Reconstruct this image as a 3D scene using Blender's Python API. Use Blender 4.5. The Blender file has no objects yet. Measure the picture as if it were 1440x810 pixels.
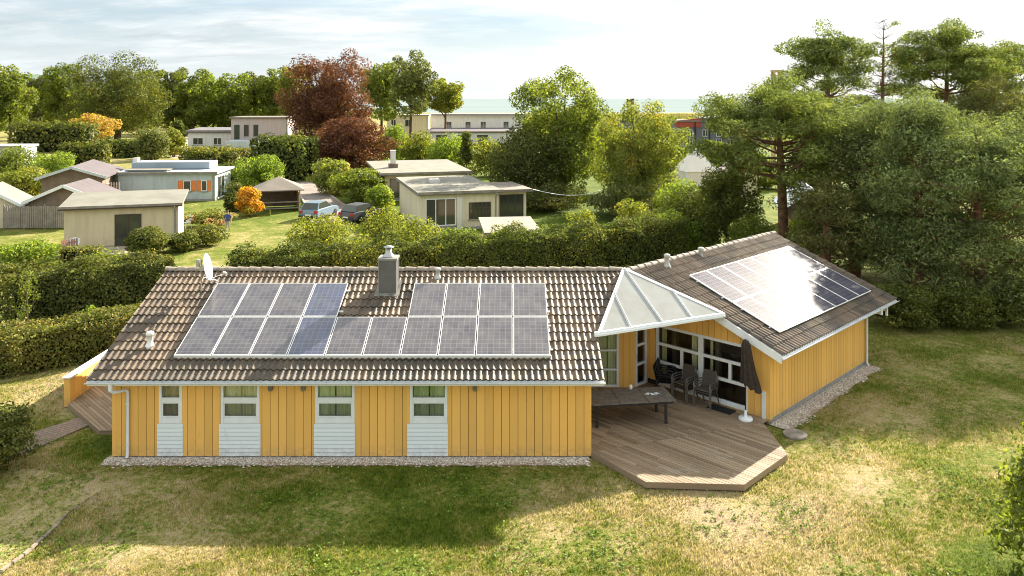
import bpy, bmesh, math, random
import numpy as np
from mathutils import Matrix, Vector

R = math.radians
SC = bpy.context.scene
COL = SC.collection
F = 1100.0            # focal length in photo pixels
HC = 10.08            # camera height
HOR = 139.0           # horizon row in the photo

def P(px, py, Y):
    return Vector(((px - 720) / F * Y, Y, HC - (py - HOR) / F * Y))

def PZ(px, py, z):
    Y = (HC - z) * F / (py - HOR)
    return Vector(((px - 720) / F * Y, Y, z))

def gz(x, y):
    """height of the lawn: falls a little towards the viewer"""
    t = min(max((21.2 - y) / 3.4, 0), 1)
    return -0.15 * t * t * (3 - 2 * t)

# ------------------------------------------------------------------ materials
def new_mat(name):
    m = bpy.data.materials.new(name)
    m.use_nodes = True
    nt = m.node_tree
    nt.nodes.clear()
    out = nt.nodes.new('ShaderNodeOutputMaterial')
    return m, nt, out

def nd(nt, typ, ins=None, **attrs):
    n = nt.nodes.new(typ)
    for k, v in attrs.items():
        setattr(n, k, v)
    if ins:
        for k, v in ins.items():
            s = n.inputs[k]
            if isinstance(v, bpy.types.NodeSocket):
                nt.links.new(v, s)
            else:
                s.default_value = v
    return n

def c4(c):
    return (c[0], c[1], c[2], 1.0)

def mth(nt, op, a, b=0.0, c=None, clamp=False):
    ins = {0: a, 1: b}
    if c is not None:
        ins[2] = c
    n = nd(nt, 'ShaderNodeMath', ins, operation=op, use_clamp=clamp)
    return n.outputs[0]

def mixc(nt, f, a, b, blend='MIX'):
    n = nt.nodes.new('ShaderNodeMix')
    n.data_type = 'RGBA'
    n.blend_type = blend
    for idx, v in ((0, f), (6, a), (7, b)):
        s = n.inputs[idx]
        if isinstance(v, bpy.types.NodeSocket):
            nt.links.new(v, s)
        elif idx == 0:
            s.default_value = v
        else:
            s.default_value = c4(v)
    return n.outputs[2]

def noise(nt, vec, scale, detail=3.0, rough=0.55, dist=0.0):
    n = nd(nt, 'ShaderNodeTexNoise', {'Scale': scale, 'Detail': detail, 'Roughness': rough, 'Distortion': dist})
    if vec is not None:
        nt.links.new(vec, n.inputs['Vector'])
    return n.outputs['Fac']

def mapr(nt, v, a, b, c=0.0, d=1.0):
    return nd(nt, 'ShaderNodeMapRange', {0: v, 1: a, 2: b, 3: c, 4: d}).outputs[0]

def objco(nt):
    return nd(nt, 'ShaderNodeTexCoord').outputs['Object']

def bump(nt, h, strength=0.3, dist=0.01):
    return nd(nt, 'ShaderNodeBump', {'Strength': strength, 'Distance': dist, 'Height': h}).outputs[0]

def princ(nt, out, color, rough=0.6, spec=0.5, metal=0.0, normal=None, **kw):
    b = nt.nodes.new('ShaderNodeBsdfPrincipled')
    def s(k, v):
        if isinstance(v, bpy.types.NodeSocket):
            nt.links.new(v, b.inputs[k])
        else:
            b.inputs[k].default_value = c4(v) if k in ('Base Color',) else v
    s('Base Color', color); s('Roughness', rough); s('Specular IOR Level', spec); s('Metallic', metal)
    if normal is not None:
        s('Normal', normal)
    for k, v in kw.items():
        s(k, v)
    if out is not None:
        nt.links.new(b.outputs[0], out.inputs[0])
    return b

def simple(name, color, rough=0.6, var=0.15, scale=6.0, spec=0.4, metal=0.0, bstr=0.0, bscale=60.0):
    m, nt, out = new_mat(name)
    co = objco(nt)
    f = noise(nt, co, scale, 4)
    col = mixc(nt, mapr(nt, f, 0.3, 0.7), tuple(c * (1 - var) for c in color), tuple(min(1, c * (1 + var)) for c in color))
    nrm = bump(nt, noise(nt, co, bscale, 2), bstr, 0.01) if bstr else None
    princ(nt, out, col, rough, spec, metal, nrm)
    return m

def leafmat(name, dark, light, accent=None, acc=0.1, trans=0.35, scale=0.6, gloss=0.03):
    """dark / light: hue range from clump to clump and leaf to leaf; accent: a share of turning leaves"""
    m, nt, out = new_mat(name)
    rnd = nd(nt, 'ShaderNodeAttribute', attribute_name='rnd').outputs['Fac']
    pos = objco(nt)
    f = noise(nt, pos, scale, 3, 0.6)
    f = mth(nt, 'ADD', mth(nt, 'MULTIPLY', mapr(nt, f, 0.3, 0.7), 0.55), mth(nt, 'MULTIPLY', rnd, 0.45))
    col = mixc(nt, f, dark, light)
    if accent:
        f2 = noise(nt, pos, scale * 0.6, 2, 0.5)
        f2 = mth(nt, 'ADD', mapr(nt, f2, 0.35, 0.75, -0.25, 0.25), rnd)
        a = mapr(nt, f2, 1.0 - acc - 0.08, 1.0 - acc + 0.08)
        col = mixc(nt, a, col, accent)  # yellow accents of hedges and green crowns paint some leaves as sunlit
    wn = nd(nt, 'ShaderNodeTexWhiteNoise', {'W': mth(nt, 'MULTIPLY', rnd, 977.0)}, noise_dimensions='1D').outputs['Value']
    k = mapr(nt, wn, 0.0, 1.0, 0.50, 1.42)
    col = mixc(nt, 1.0, col, nd(nt, 'ShaderNodeCombineXYZ', {0: k, 1: k, 2: k}).outputs[0], 'MULTIPLY')
    d = nd(nt, 'ShaderNodeBsdfDiffuse', {'Color': col})
    tcol = mixc(nt, 0.7, col, (1.3, 1.25, 0.6), 'MULTIPLY')
    t = nd(nt, 'ShaderNodeBsdfTranslucent', {'Color': mixc(nt, 1.0, tcol, (1.45, 1.5, 1.2), 'MULTIPLY')})
    s1 = nd(nt, 'ShaderNodeMixShader', {0: trans, 1: d.outputs[0], 2: t.outputs[0]})
    g = nd(nt, 'ShaderNodeBsdfGlossy', {'Color': (0.6, 0.6, 0.55, 1), 'Roughness': 0.6})
    s2 = nd(nt, 'ShaderNodeMixShader', {0: gloss, 1: s1.outputs[0], 2: g.outputs[0]})
    nt.links.new(s2.outputs[0], out.inputs[0])
    return m

# ------------------------------------------------------------------ mesh building
class MB:
    def __init__(self):
        self.v = []; self.f = []; self.mi = []; self.sm = []
    def add(self, vs, fs, mi=0, smooth=False):
        o = len(self.v)
        self.v += [tuple(p) for p in vs]
        for f in fs:
            self.f.append(tuple(i + o for i in f)); self.mi.append(mi); self.sm.append(smooth)
        return self
    def box(self, a, b, M=None, mi=0):
        x0, y0, z0 = a; x1, y1, z1 = b
        vs = [Vector((x, y, z)) for z in (z0, z1) for (x, y) in ((x0, y0), (x1, y0), (x1, y1), (x0, y1))]
        if M is not None:
            vs = [M @ p for p in vs]
        return self.add(vs, [(3, 2, 1, 0), (4, 5, 6, 7), (0, 1, 5, 4), (1, 2, 6, 5), (2, 3, 7, 6), (3, 0, 4, 7)], mi)
    def bar(self, p0, p1, w, h, up=(0, 0, 1), mi=0, off=(0, 0)):
        p0 = Vector(p0); p1 = Vector(p1); d = p1 - p0; L = d.length; d.normalize()
        up = Vector(up); s = d.cross(up)
        if s.length < 1e-5:
            s = d.cross(Vector((0, 1, 0)))
        s.normalize(); u = s.cross(d)
        M = Matrix((( *d, ), ( *s, ), ( *u, ))).transposed().to_4x4(); M.translation = p0
        return self.box((0, -w / 2 + off[0], -h / 2 + off[1]), (L, w / 2 + off[0], h / 2 + off[1]), M, mi)
    def prism(self, poly, z0, z1, M=None, mi=0):
        """poly in xy, extruded in z (z0, z1 numbers)"""
        n = len(poly)
        vs = [Vector((p[0], p[1], z0)) for p in poly] + [Vector((p[0], p[1], z1)) for p in poly]
        if M is not None:
            vs = [M @ p for p in vs]
        fs = [tuple(range(n - 1, -1, -1)), tuple(range(n, 2 * n))]
        fs += [(i, (i + 1) % n, n + (i + 1) % n, n + i) for i in range(n)]
        return self.add(vs, fs, mi)
    def slab(self, pts, thick, mi=0):
        """3D polygon thickened downwards"""
        n = len(pts)
        vs = [Vector(p) for p in pts] + [Vector(p) - Vector((0, 0, thick)) for p in pts]
        fs = [tuple(range(n)), tuple(range(2 * n - 1, n - 1, -1))]
        fs += [(i, n + i, n + (i + 1) % n, (i + 1) % n) for i in range(n)]
        return self.add(vs, fs, mi)
    def tube(self, pts, r, n=8, mi=0, cap=True, smooth=True):
        pts = [Vector(p) for p in pts]
        if not isinstance(r, (list, tuple)):
            r = [r] * len(pts)
        rings = []; prev = None
        for i, p in enumerate(pts):
            a = pts[max(i - 1, 0)]; b = pts[min(i + 1, len(pts) - 1)]
            d = (b - a).normalized()
            if prev is None:
                s = d.cross(Vector((0, 0, 1)))
                if s.length < 1e-4:
                    s = Vector((1, 0, 0))
            else:
                s = prev - d * prev.dot(d)
            s.normalize(); prev = s; t = d.cross(s)
            rings.append([p + (s * math.cos(2 * math.pi * k / n) + t * math.sin(2 * math.pi * k / n)) * r[i] for k in range(n)])
        vs = [q for rg in rings for q in rg]
        fs = []
        for i in range(len(pts) - 1):
            for k in range(n):
                fs.append((i * n + k, i * n + (k + 1) % n, (i + 1) * n + (k + 1) % n, (i + 1) * n + k))
        self.add(vs, fs, mi, smooth)
        if cap:
            self.add(rings[0], [tuple(range(n - 1, -1, -1))], mi)
            self.add(rings[-1], [tuple(range(n))], mi)
        return self
    def lathe(self, prof, n=20, M=None, mi=0, smooth=True):
        vs = []
        for (r, z) in prof:
            for k in range(n):
                a = 2 * math.pi * k / n
                p = Vector((r * math.cos(a), r * math.sin(a), z))
                vs.append(M @ p if M is not None else p)
        fs = []
        for i in range(len(prof) - 1):
            for k in range(n):
                fs.append((i * n + k, i * n + (k + 1) % n, (i + 1) * n + (k + 1) % n, (i + 1) * n + k))
        if prof[0][0] > 1e-6:
            fs.append(tuple(range(n - 1, -1, -1)))
        if prof[-1][0] > 1e-6:
            b = (len(prof) - 1) * n
            fs.append(tuple(range(b, b + n)))
        return self.add(vs, fs, mi, smooth)
    def build(self, name, mats, parent=None, bevel=0.0):
        me = bpy.data.meshes.new(name)
        me.from_pydata(self.v, [], self.f)
        mats = mats if isinstance(mats, (list, tuple)) else [mats]
        for m in mats:
            me.materials.append(m)
        me.polygons.foreach_set('material_index', self.mi)
        me.polygons.foreach_set('use_smooth', self.sm)
        me.update()
        o = bpy.data.objects.new(name, me)
        COL.objects.link(o)
        attach(o, parent)
        if bevel:
            md = o.modifiers.new('Bevel', 'BEVEL'); md.width = bevel; md.segments = 2; md.limit_method = 'ANGLE'
        return o

WORLD = {}
def attach(o, parent):
    """parts are modelled in the coordinates of the thing they belong to (see thing())"""
    if parent is None:
        return
    o.parent = parent
    root = parent
    while root.parent is not None:
        root = root.parent
    if root is parent and root.name in WORLD:
        o.matrix_parent_inverse = WORLD[root.name]

def tag(o, label, cat, group=None, kind=None):
    if label: o['label'] = label
    if cat: o['category'] = cat
    if group: o['group'] = group
    if kind: o['kind'] = kind
    return o

def thing(name, label, cat, loc=(0, 0, 0), rotz=0.0, group=None, world=False):
    """an Empty at the thing's base; world=True: its parts are given in world coordinates"""
    o = bpy.data.objects.new(name, None)
    o.empty_display_size = 0.3
    o.location = loc; o.rotation_euler = (0, 0, rotz)
    COL.objects.link(o)
    tag(o, label, cat, group)
    if world:
        WORLD[o.name] = (Matrix.Translation(Vector(loc)) @ Matrix.Rotation(rotz, 4, 'Z')).inverted()
    return o

def copy_tree(o, parent=None):
    c = o.copy(); COL.objects.link(c)
    if parent is not None:
        mi = o.matrix_parent_inverse.copy()
        c.parent = parent; c.matrix_parent_inverse = mi
    for ch in list(o.children):
        copy_tree(ch, c)
    return c

def struct(name, mb, mats):
    o = mb.build(name, mats)
    o['kind'] = 'structure'
    return o

# ------------------------------------------------------------------ foliage
def leaf_mesh(name, cen, tan, nor, L, W, rnd, mats, extra=None):
    """one kite-shaped leaf face per row; extra: an MB with the wood / inner mass put in the same mesh (material 1)"""
    n = len(cen)
    tan = tan / (np.linalg.norm(tan, axis=1, keepdims=True) + 1e-9)
    b = np.cross(nor, tan); b /= (np.linalg.norm(b, axis=1, keepdims=True) + 1e-9)
    L = L[:, None]; W = W[:, None]
    v = np.empty((n, 4, 3), np.float32)
    v[:, 0] = cen - tan * L * 0.5
    v[:, 1] = cen + b * W * 0.5 + tan * L * 0.05
    v[:, 2] = cen + tan * L * 0.5
    v[:, 3] = cen - b * W * 0.5 + tan * L * 0.05
    v = v.reshape(-1, 3)
    ev = extra.v if extra else []; ef = extra.f if extra else []
    me = bpy.data.meshes.new(name)
    nv = n * 4 + len(ev)
    me.vertices.add(nv)
    allv = np.concatenate([v, np.array(ev, np.float32).reshape(-1, 3)]) if len(ev) else v
    me.vertices.foreach_set('co', allv.ravel())
    loops = np.arange(n * 4, dtype=np.int32)
    starts = np.arange(n, dtype=np.int32) * 4
    if ef:
        el = np.array([i + n * 4 for f in ef for i in f], np.int32)
        es = np.cumsum([0] + [len(f) for f in ef])[:-1].astype(np.int32) + n * 4
        loops = np.concatenate([loops, el]); starts = np.concatenate([starts, es])
    me.loops.add(len(loops)); me.polygons.add(len(starts))
    me.loops.foreach_set('vertex_index', loops)
    me.polygons.foreach_set('loop_start', starts)
    mi = np.zeros(len(starts), np.int32); mi[n:] = 1
    for m in (mats if isinstance(mats, (list, tuple)) else [mats]):
        me.materials.append(m)
    me.polygons.foreach_set('material_index', mi)
    at = me.attributes.new('rnd', 'FLOAT', 'FACE')
    r = np.zeros(len(starts), np.float32); r[:n] = rnd
    at.data.foreach_set('value', r)
    me.update(calc_edges=True)
    return me

def sphere_dirs(n, rng):
    d = rng.normal(size=(n, 3)); d /= np.linalg.norm(d, axis=1, keepdims=True)
    return d

def clump_leaves(cl, n, leaf, rng, shell=0.6, needle=False, up=0.25, wl=0.62):
    """cl: (k,6) ellipsoids x,y,z,rx,ry,rz -> centres, tangents, normals, length, width, rnd"""
    cl = np.asarray(cl, float)
    a = (cl[:, 3] * cl[:, 4] + cl[:, 3] * cl[:, 5] + cl[:, 4] * cl[:, 5])
    idx = rng.choice(len(cl), size=n, p=a / a.sum())
    d = sphere_dirs(n, rng)
    r = shell + (1 - shell) * rng.random(n) ** 0.7 * (0.9 + 0.35 * rng.random(n))
    if needle: r = 0.72 + 0.34 * rng.random(n)
    cen = cl[idx, :3] + d * cl[idx, 3:6] * r[:, None]
    nrm = d / cl[idx, 3:6]; nrm /= np.linalg.norm(nrm, axis=1, keepdims=True)
    j = rng.normal(size=(n, 3)) * 0.55
    crnd = rng.random(len(cl))
    rnd = np.clip(0.45 * crnd[idx] + 0.55 * rng.random(n), 0, 1)
    if needle:
        tan = nrm * 0.8 + np.array([0, 0, 0.35]) + j * 1.2
        nor = nrm * 0.8 + np.array([0, 0, 0.5]) + rng.normal(size=(n, 3)) * 0.5
    else:
        nor = nrm + j + np.array([0, 0, up])
        tan = rng.normal(size=(n, 3)) + np.array([0, 0, -0.4])
    tan = tan - nor * (np.sum(tan * nor, 1) / (np.sum(nor * nor, 1) + 1e-9))[:, None]
    L = leaf * (0.6 + 0.8 * rng.random(n)); W = L * wl * (0.8 + 0.4 * rng.random(n))
    return cen, tan, nor, L, W, rnd

def crown_clumps(w, d, z0, z1, rng, k=42, shape='round', cr=0.27):
    """sub-clumps spread over an uneven crown"""
    out = []
    zc = (z0 + z1) / 2; hz = (z1 - z0) / 2
    ga = math.pi * (3 - math.sqrt(5))
    for i in range(k):
        t = -1 + 2 * (i + 0.5) / k
        rr = math.sqrt(max(0, 1 - t * t))
        a = i * ga + rng.normal() * 0.3
        q = 0.52 + 0.44 * rng.random()
        if shape == 'column':
            rr = rr ** 0.5
        elif shape == 'cone':
            rr = rr ** 0.4 * (0.95 - 0.75 * (t + 1) / 2)
        elif shape == 'wide':
            rr = rr ** 0.8 * (1.05 if t < 0 else 0.95)
        m = cr * (0.6 + 0.7 * rng.random())
        sx = m * w / 2 * 1.05; sz = m * min(hz, w / 2) * 1.0
        out.append((rr * math.cos(a) * w / 2 * q, rr * math.sin(a) * d / 2 * q, zc + t * hz * q * 1.04, sx * 1.15, sx * 1.15 * d / w, sz))
    for i in range(max(4, k // 6)):
        out.append((rng.normal() * w * 0.1, rng.normal() * d * 0.1, zc + rng.normal() * hz * 0.25, w * 0.22, d * 0.22, hz * 0.3))
    return np.array(out)

def limbs(mb, cl, zt, rt, rng, n=7, bend=0.3):
    ids = rng.choice(len(cl), size=min(n, len(cl)), replace=False)
    for i in ids:
        c = cl[i][:3]
        z0 = zt * (0.55 + 0.45 * rng.random())
        p0 = Vector((0, 0, z0)); p2 = Vector(c)
        p1 = (p0 + p2) / 2 + Vector((0, 0, -bend * abs(p2.z - p0.z) * 0.3))
        mb.tube([p0, p1, p2], [rt * 0.5, rt * 0.32, rt * 0.12], 6)

def broadleaf(name, label, cat, x, y, w, ztop, z0, leaf, n, lm, bm, seed, group=None, d=None, k=42, shape='round', cr=0.27, zb=0.0, shell=0.6, trunk=True, rz=0.0):
    rng = np.random.default_rng(seed)
    root = thing(name, label, cat, (x, y, zb), rz, group)
    d = d or w
    cl = crown_clumps(w, d, z0, ztop, rng, k, shape, cr)
    cl[:, 2] = np.maximum(cl[:, 2], 0.12 + cl[:, 5] * 0.6)
    me = leaf_mesh('crown', *clump_leaves(cl, n, leaf, rng, shell), [lm])
    o = bpy.data.objects.new('crown' if trunk else 'foliage', me); COL.objects.link(o); o.parent = root
    mb = MB(); H = ztop
    rt = max(0.04, w * 0.028)
    zt = max(z0 + (ztop - z0) * 0.35, 0.4)
    mb.tube([(0, 0, -0.1), (w * 0.01, 0, zt * 0.5), (0, w * 0.01, zt), (0.02 * w, 0, z0 + (ztop - z0) * 0.8)], [rt * 1.3, rt, rt * 0.8, rt * 0.15], 8)
    limbs(mb, cl, zt, rt, rng, 8)
    mb.build('trunk' if trunk else 'stem', bm, root)
    return root

def hedge_obj(name, label, path, h, w, leaf, dens, lm, core, seed, group=None, rough=0.12, cat='hedge', top_rough=None):
    """clipped hedge along path (list of x,y); foliage faces over top, sides and ends, wooden inner mass"""
    rng = np.random.default_rng(seed)
    pts = [np.array(p, float) for p in path]
    C = []; Nn = []
    mb = MB()
    tr = rough if top_rough is None else top_rough
    def disp(x, y, z):
        return (np.sin(x * 1.7 + seed) + np.sin(y * 2.3 + 1.3 * seed + x) + np.sin(z * 3.1 + x * 2.9) + 0.7 * np.sin(x * 5.3 - y * 4.1 + z * 4)) / 3.0
    base = pts[0]
    for a, b in zip(pts[:-1], pts[1:]):
        d = b - a; L = np.linalg.norm(d); d /= L; nx = np.array([d[1], -d[0]])
        areas = [('t', L * w), ('s', L * h), ('r', L * h)]
        if a is pts[0]: areas.append(('e0', w * h))
        if b is pts[-1]: areas.append(('e1', w * h))
        for kd, A in areas:
            m = int(A * dens)
            u = rng.random(m) * L; q = (rng.random(m) - 0.5) * w; z = h * rng.random(m) ** 0.9
            if kd == 't': p = a + d * u[:, None] + nx * q[:, None]; z = np.full(m, h); nn = (0, 0, 1)
            elif kd == 's': p = a + d * u[:, None] + nx * w / 2; nn = (nx[0], nx[1], 0.15)
            elif kd == 'r': p = a + d * u[:, None] - nx * w / 2; nn = (-nx[0], -nx[1], 0.15)
            elif kd == 'e0': p = a + nx * q[:, None]; nn = (-d[0], -d[1], 0.1)
            else: p = b + nx * q[:, None]; nn = (d[0], d[1], 0.1)
            nn = np.array(nn)
            dd = disp(p[:, 0], p[:, 1], z) * (tr if kd == 't' else rough) + rng.normal(size=m) * rough * 0.4
            c = np.column_stack([p, z]) + nn * dd[:, None]
            c[:, 2] = np.maximum(c[:, 2], 0.03)
            C.append(c); Nn.append(np.repeat(nn[None], m, 0))
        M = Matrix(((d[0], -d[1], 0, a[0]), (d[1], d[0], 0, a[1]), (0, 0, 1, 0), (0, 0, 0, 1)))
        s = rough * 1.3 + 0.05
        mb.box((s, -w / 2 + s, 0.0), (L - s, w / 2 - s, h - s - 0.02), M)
    cen = np.concatenate(C); nn = np.concatenate(Nn); n = len(cen)
    nor = nn + rng.normal(size=(n, 3)) * 0.55 + np.array([0, 0, 0.25])
    tan = rng.normal(size=(n, 3)); tan -= nor * (np.sum(tan * nor, 1) / np.sum(nor * nor, 1))[:, None]
    Ls = leaf * (0.6 + 0.8 * rng.random(n))
    off = np.array([base[0], base[1], 0])
    mb.v = [(v[0] - base[0], v[1] - base[1], v[2]) for v in mb.v]
    me = leaf_mesh(name, cen - off, tan, nor, Ls, Ls * 0.65, rng.random(n), [lm, core], mb)
    o = bpy.data.objects.new(name, me); COL.objects.link(o)
    o.location = (base[0], base[1], gz(base[0], base[1]))
    tag(o, label, cat, group)
    return o

def pine(name, label, x, y, ztop, z0, spread, lm, bm, seed, n_leaf=16000, leaf=0.3, levels=9, per=5, lean=(0, 0), trunk_r=0.22, flat=0.32, shape='umbrella', pad=1.0, group=None, zb=0.0, dead=False, tip=1.0, cat='pine tree', shell=0.45, droop=0.0):
    """trunk, whorls of limbs and needle pads along them"""
    rng = np.random.default_rng(seed)
    root = thing(name, label, cat, (x, y, zb), 0, group)
    mb = MB()
    def axis(z):
        t = z / ztop
        return Vector((lean[0] * t + 0.12 * math.sin(3 * t + seed), lean[1] * t + 0.12 * math.cos(2.3 * t + seed), z))
    tp = [axis(ztop * t) for t in (-0.02, 0.15, 0.3, 0.45, 0.6, 0.75, 0.9, 0.98)]
    mb.tube(tp, [trunk_r * v for v in (1.25, 1.0, 0.9, 0.78, 0.62, 0.42, 0.2, 0.06)], 9)
    cl = []
    for i in range(levels):
        t = (i + 0.5) / levels
        z = z0 + (ztop - z0) * t
        if shape == 'umbrella':
            ln = spread * (0.55 + 0.6 * math.sin(math.pi * min(1, t * 0.85 + 0.2)))* (1.0 if t < 0.75 else 1.0 - (t - 0.75) * 2.4)
        elif shape == 'cone':
            ln = spread * (1.05 - 0.8 * t)
        else:
            ln = spread * (0.75 + 0.35 * math.sin(math.pi * t)) * (1 - 0.55 * max(0, t - 0.6) / 0.4)
        a0 = rng.random() * 6.28
        for k in range(per):
            a = a0 + k * 6.283 / per + rng.normal() * 0.25
            l = ln * (0.6 + 0.55 * rng.random())
            rise = l * (0.05 + 0.3 * t + rng.normal() * 0.1) - droop * l * (1 - t)
            p0 = axis(max(0.3, z - 0.15 * l)); p3 = axis(z) + Vector((math.cos(a) * l, math.sin(a) * l, rise))
            if p3.z < 0.25: p3.z = 0.25
            if p3.z > ztop - 0.45 * pad: p3.z = ztop - (0.45 + 1.3 * rng.random() + 0.25 * l) * pad
            p1 = p0.lerp(p3, 0.4) + Vector((0, 0, -0.06 * l + 0.05 * rng.normal()))
            p2 = p0.lerp(p3, 0.72) + Vector((rng.normal() * 0.06 * l, rng.normal() * 0.06 * l, 0.03 * l))
            br = trunk_r * (0.30 - 0.17 * t) * (0.55 + 0.3 * l / max(spread, 0.1))
            mb.tube([p0, p1, p2, p3], [br, br * 0.75, br * 0.5, br * 0.15], 6)
            if dead and rng.random() < 0.86:
                # bare side twigs
                for _ in range(3):
                    q = p1.lerp(p3, rng.random()); e = q + Vector((rng.normal(), rng.normal(), 0.4 + rng.random() * 0.5)) * 0.16 * l
                    mb.tube([q, e], [br * 0.3, br * 0.08], 4)
                continue
            ps = pad * (0.75 + 0.5 * rng.random())
            cl.append((*p3, 0.5 * ps, 0.5 * ps, flat * ps * 0.9))
            for q_ in (0.15, 0.6):
                o_ = Vector((rng.normal(), rng.normal(), abs(rng.normal()) * 0.5)) * 0.22 * ps
                cl.append((*(p2.lerp(p3, q_) + o_), 0.40 * ps, 0.40 * ps, flat * ps * 0.85))
            for _ in range(3):
                q = p1.lerp(p3, 0.3 + 0.6 * rng.random())
                s = Vector((-math.sin(a), math.cos(a), 0)) * (rng.normal() * 0.33 * l) + Vector((0, 0, 0.12 * ps + 0.1 * rng.random()))
                mb.tube([q, q + s], [br * 0.4, br * 0.1], 5)
                cl.append((*(q + s), 0.38 * ps, 0.38 * ps, flat * 0.85 * ps))
    if not dead:
        for _ in range(4):
            cl.append((*(axis(ztop * 0.97) + Vector((rng.normal() * 0.3, rng.normal() * 0.3, rng.normal() * 0.15)) * pad), 0.5 * pad * tip, 0.5 * pad * tip, 0.4 * pad * tip))
    if cl:
        me = leaf_mesh('crown', *clump_leaves(np.array(cl), int(n_leaf * 1.9), leaf * 0.72, rng, shell, needle=True, wl=0.3), [lm])
        o = bpy.data.objects.new('crown', me); COL.objects.link(o); o.parent = root
    mb.build('trunk', bm, root)
    return root
# ------------------------------------------------------------------ shared materials
def m_paint_boards(name, color, var=0.10):
    m, nt, out = new_mat(name)
    co = objco(nt)
    isl = nd(nt, 'ShaderNodeNewGeometry').outputs['Random Per Island']
    st = nd(nt, 'ShaderNodeMapping', {'Vector': co, 'Scale': (9, 9, 0.7)}).outputs[0]
    f = noise(nt, st, 2.0, 4, 0.6)
    g = noise(nt, co, 0.55, 3)
    v = mth(nt, 'ADD', mth(nt, 'MULTIPLY', isl, 0.5), mth(nt, 'ADD', mth(nt, 'MULTIPLY', f, 0.3), mth(nt, 'MULTIPLY', g, 0.3)))
    col = mixc(nt, mapr(nt, v, 0.2, 0.9), tuple(c * (1 - var * 1.6) for c in color), tuple(min(1, c * (1 + var)) for c in color))
    # knots and rain-splashed dirt on the lowest boards
    kn = mapr(nt, noise(nt, nd(nt, 'ShaderNodeMapping', {'Vector': co, 'Scale': (7, 7, 2.2)}).outputs[0], 1.0, 2, 0.5), 0.68, 0.78, 0, 0.35)
    col = mixc(nt, kn, col, tuple(c * 0.62 for c in color))
    z = nd(nt, 'ShaderNodeSeparateXYZ', {0: co}).outputs[2]
    dirt = mth(nt, 'MULTIPLY', mapr(nt, z, 0.05, 0.42, 1.0, 0.0), mapr(nt, noise(nt, co, 7.0, 5, 0.7), 0.38, 0.68, 0, 0.62))
    col = mixc(nt, dirt, col, (0.30, 0.24, 0.15))
    princ(nt, out, col, 0.6, 0.25, normal=bump(nt, f, 0.2, 0.004))
    return m

M = {}
M['yellow'] = m_paint_boards('yellow_paint', (0.86, 0.485, 0.125), 0.09)
M['yellow_gap'] = simple('yellow_gap', (0.33, 0.15, 0.02), 0.8)
M['white'] = simple('white_paint', (0.78, 0.80, 0.80), 0.45, 0.05, 3.0)
M['whiteboards'] = m_paint_boards('white_boards', (0.72, 0.76, 0.77), 0.05)
M['whitegap'] = simple('white_gap', (0.25, 0.27, 0.28), 0.8)
M['gutter'] = simple('gutter_plastic', (0.70, 0.72, 0.73), 0.35, 0.06, 2.0)
M['plinth'] = simple('plinth_cement', (0.30, 0.29, 0.27), 0.9, 0.2, 5.0, 0.2, 0, 0.3)
M['alu'] = simple('aluminium', (0.80, 0.79, 0.77), 0.35, 0.05, 4.0, 0.5, 0.0)
M['zinc'] = simple('zinc', (0.42, 0.42, 0.41), 0.4, 0.15, 4.0, 0.5, 0.7)
M['darkmetal'] = simple('dark_metal', (0.025, 0.025, 0.027), 0.45, 0.2)
M['bark'] = simple('bark', (0.10, 0.068, 0.045), 0.95, 0.4, 5.0, 0.1, 0, 0.8, 20)
M['pinebark'] = simple('pine_bark', (0.19, 0.105, 0.06), 0.95, 0.45, 4.0, 0.1, 0, 0.8, 18)
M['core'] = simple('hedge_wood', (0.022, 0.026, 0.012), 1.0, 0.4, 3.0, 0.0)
M['black'] = simple('black_rubber', (0.012, 0.012, 0.012), 0.8)
M['dark_in'] = simple('dark_interior', (0.10, 0.075, 0.05), 0.8)
M['floor_in'] = simple('indoor_floor', (0.16, 0.09, 0.045), 0.4)

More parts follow.
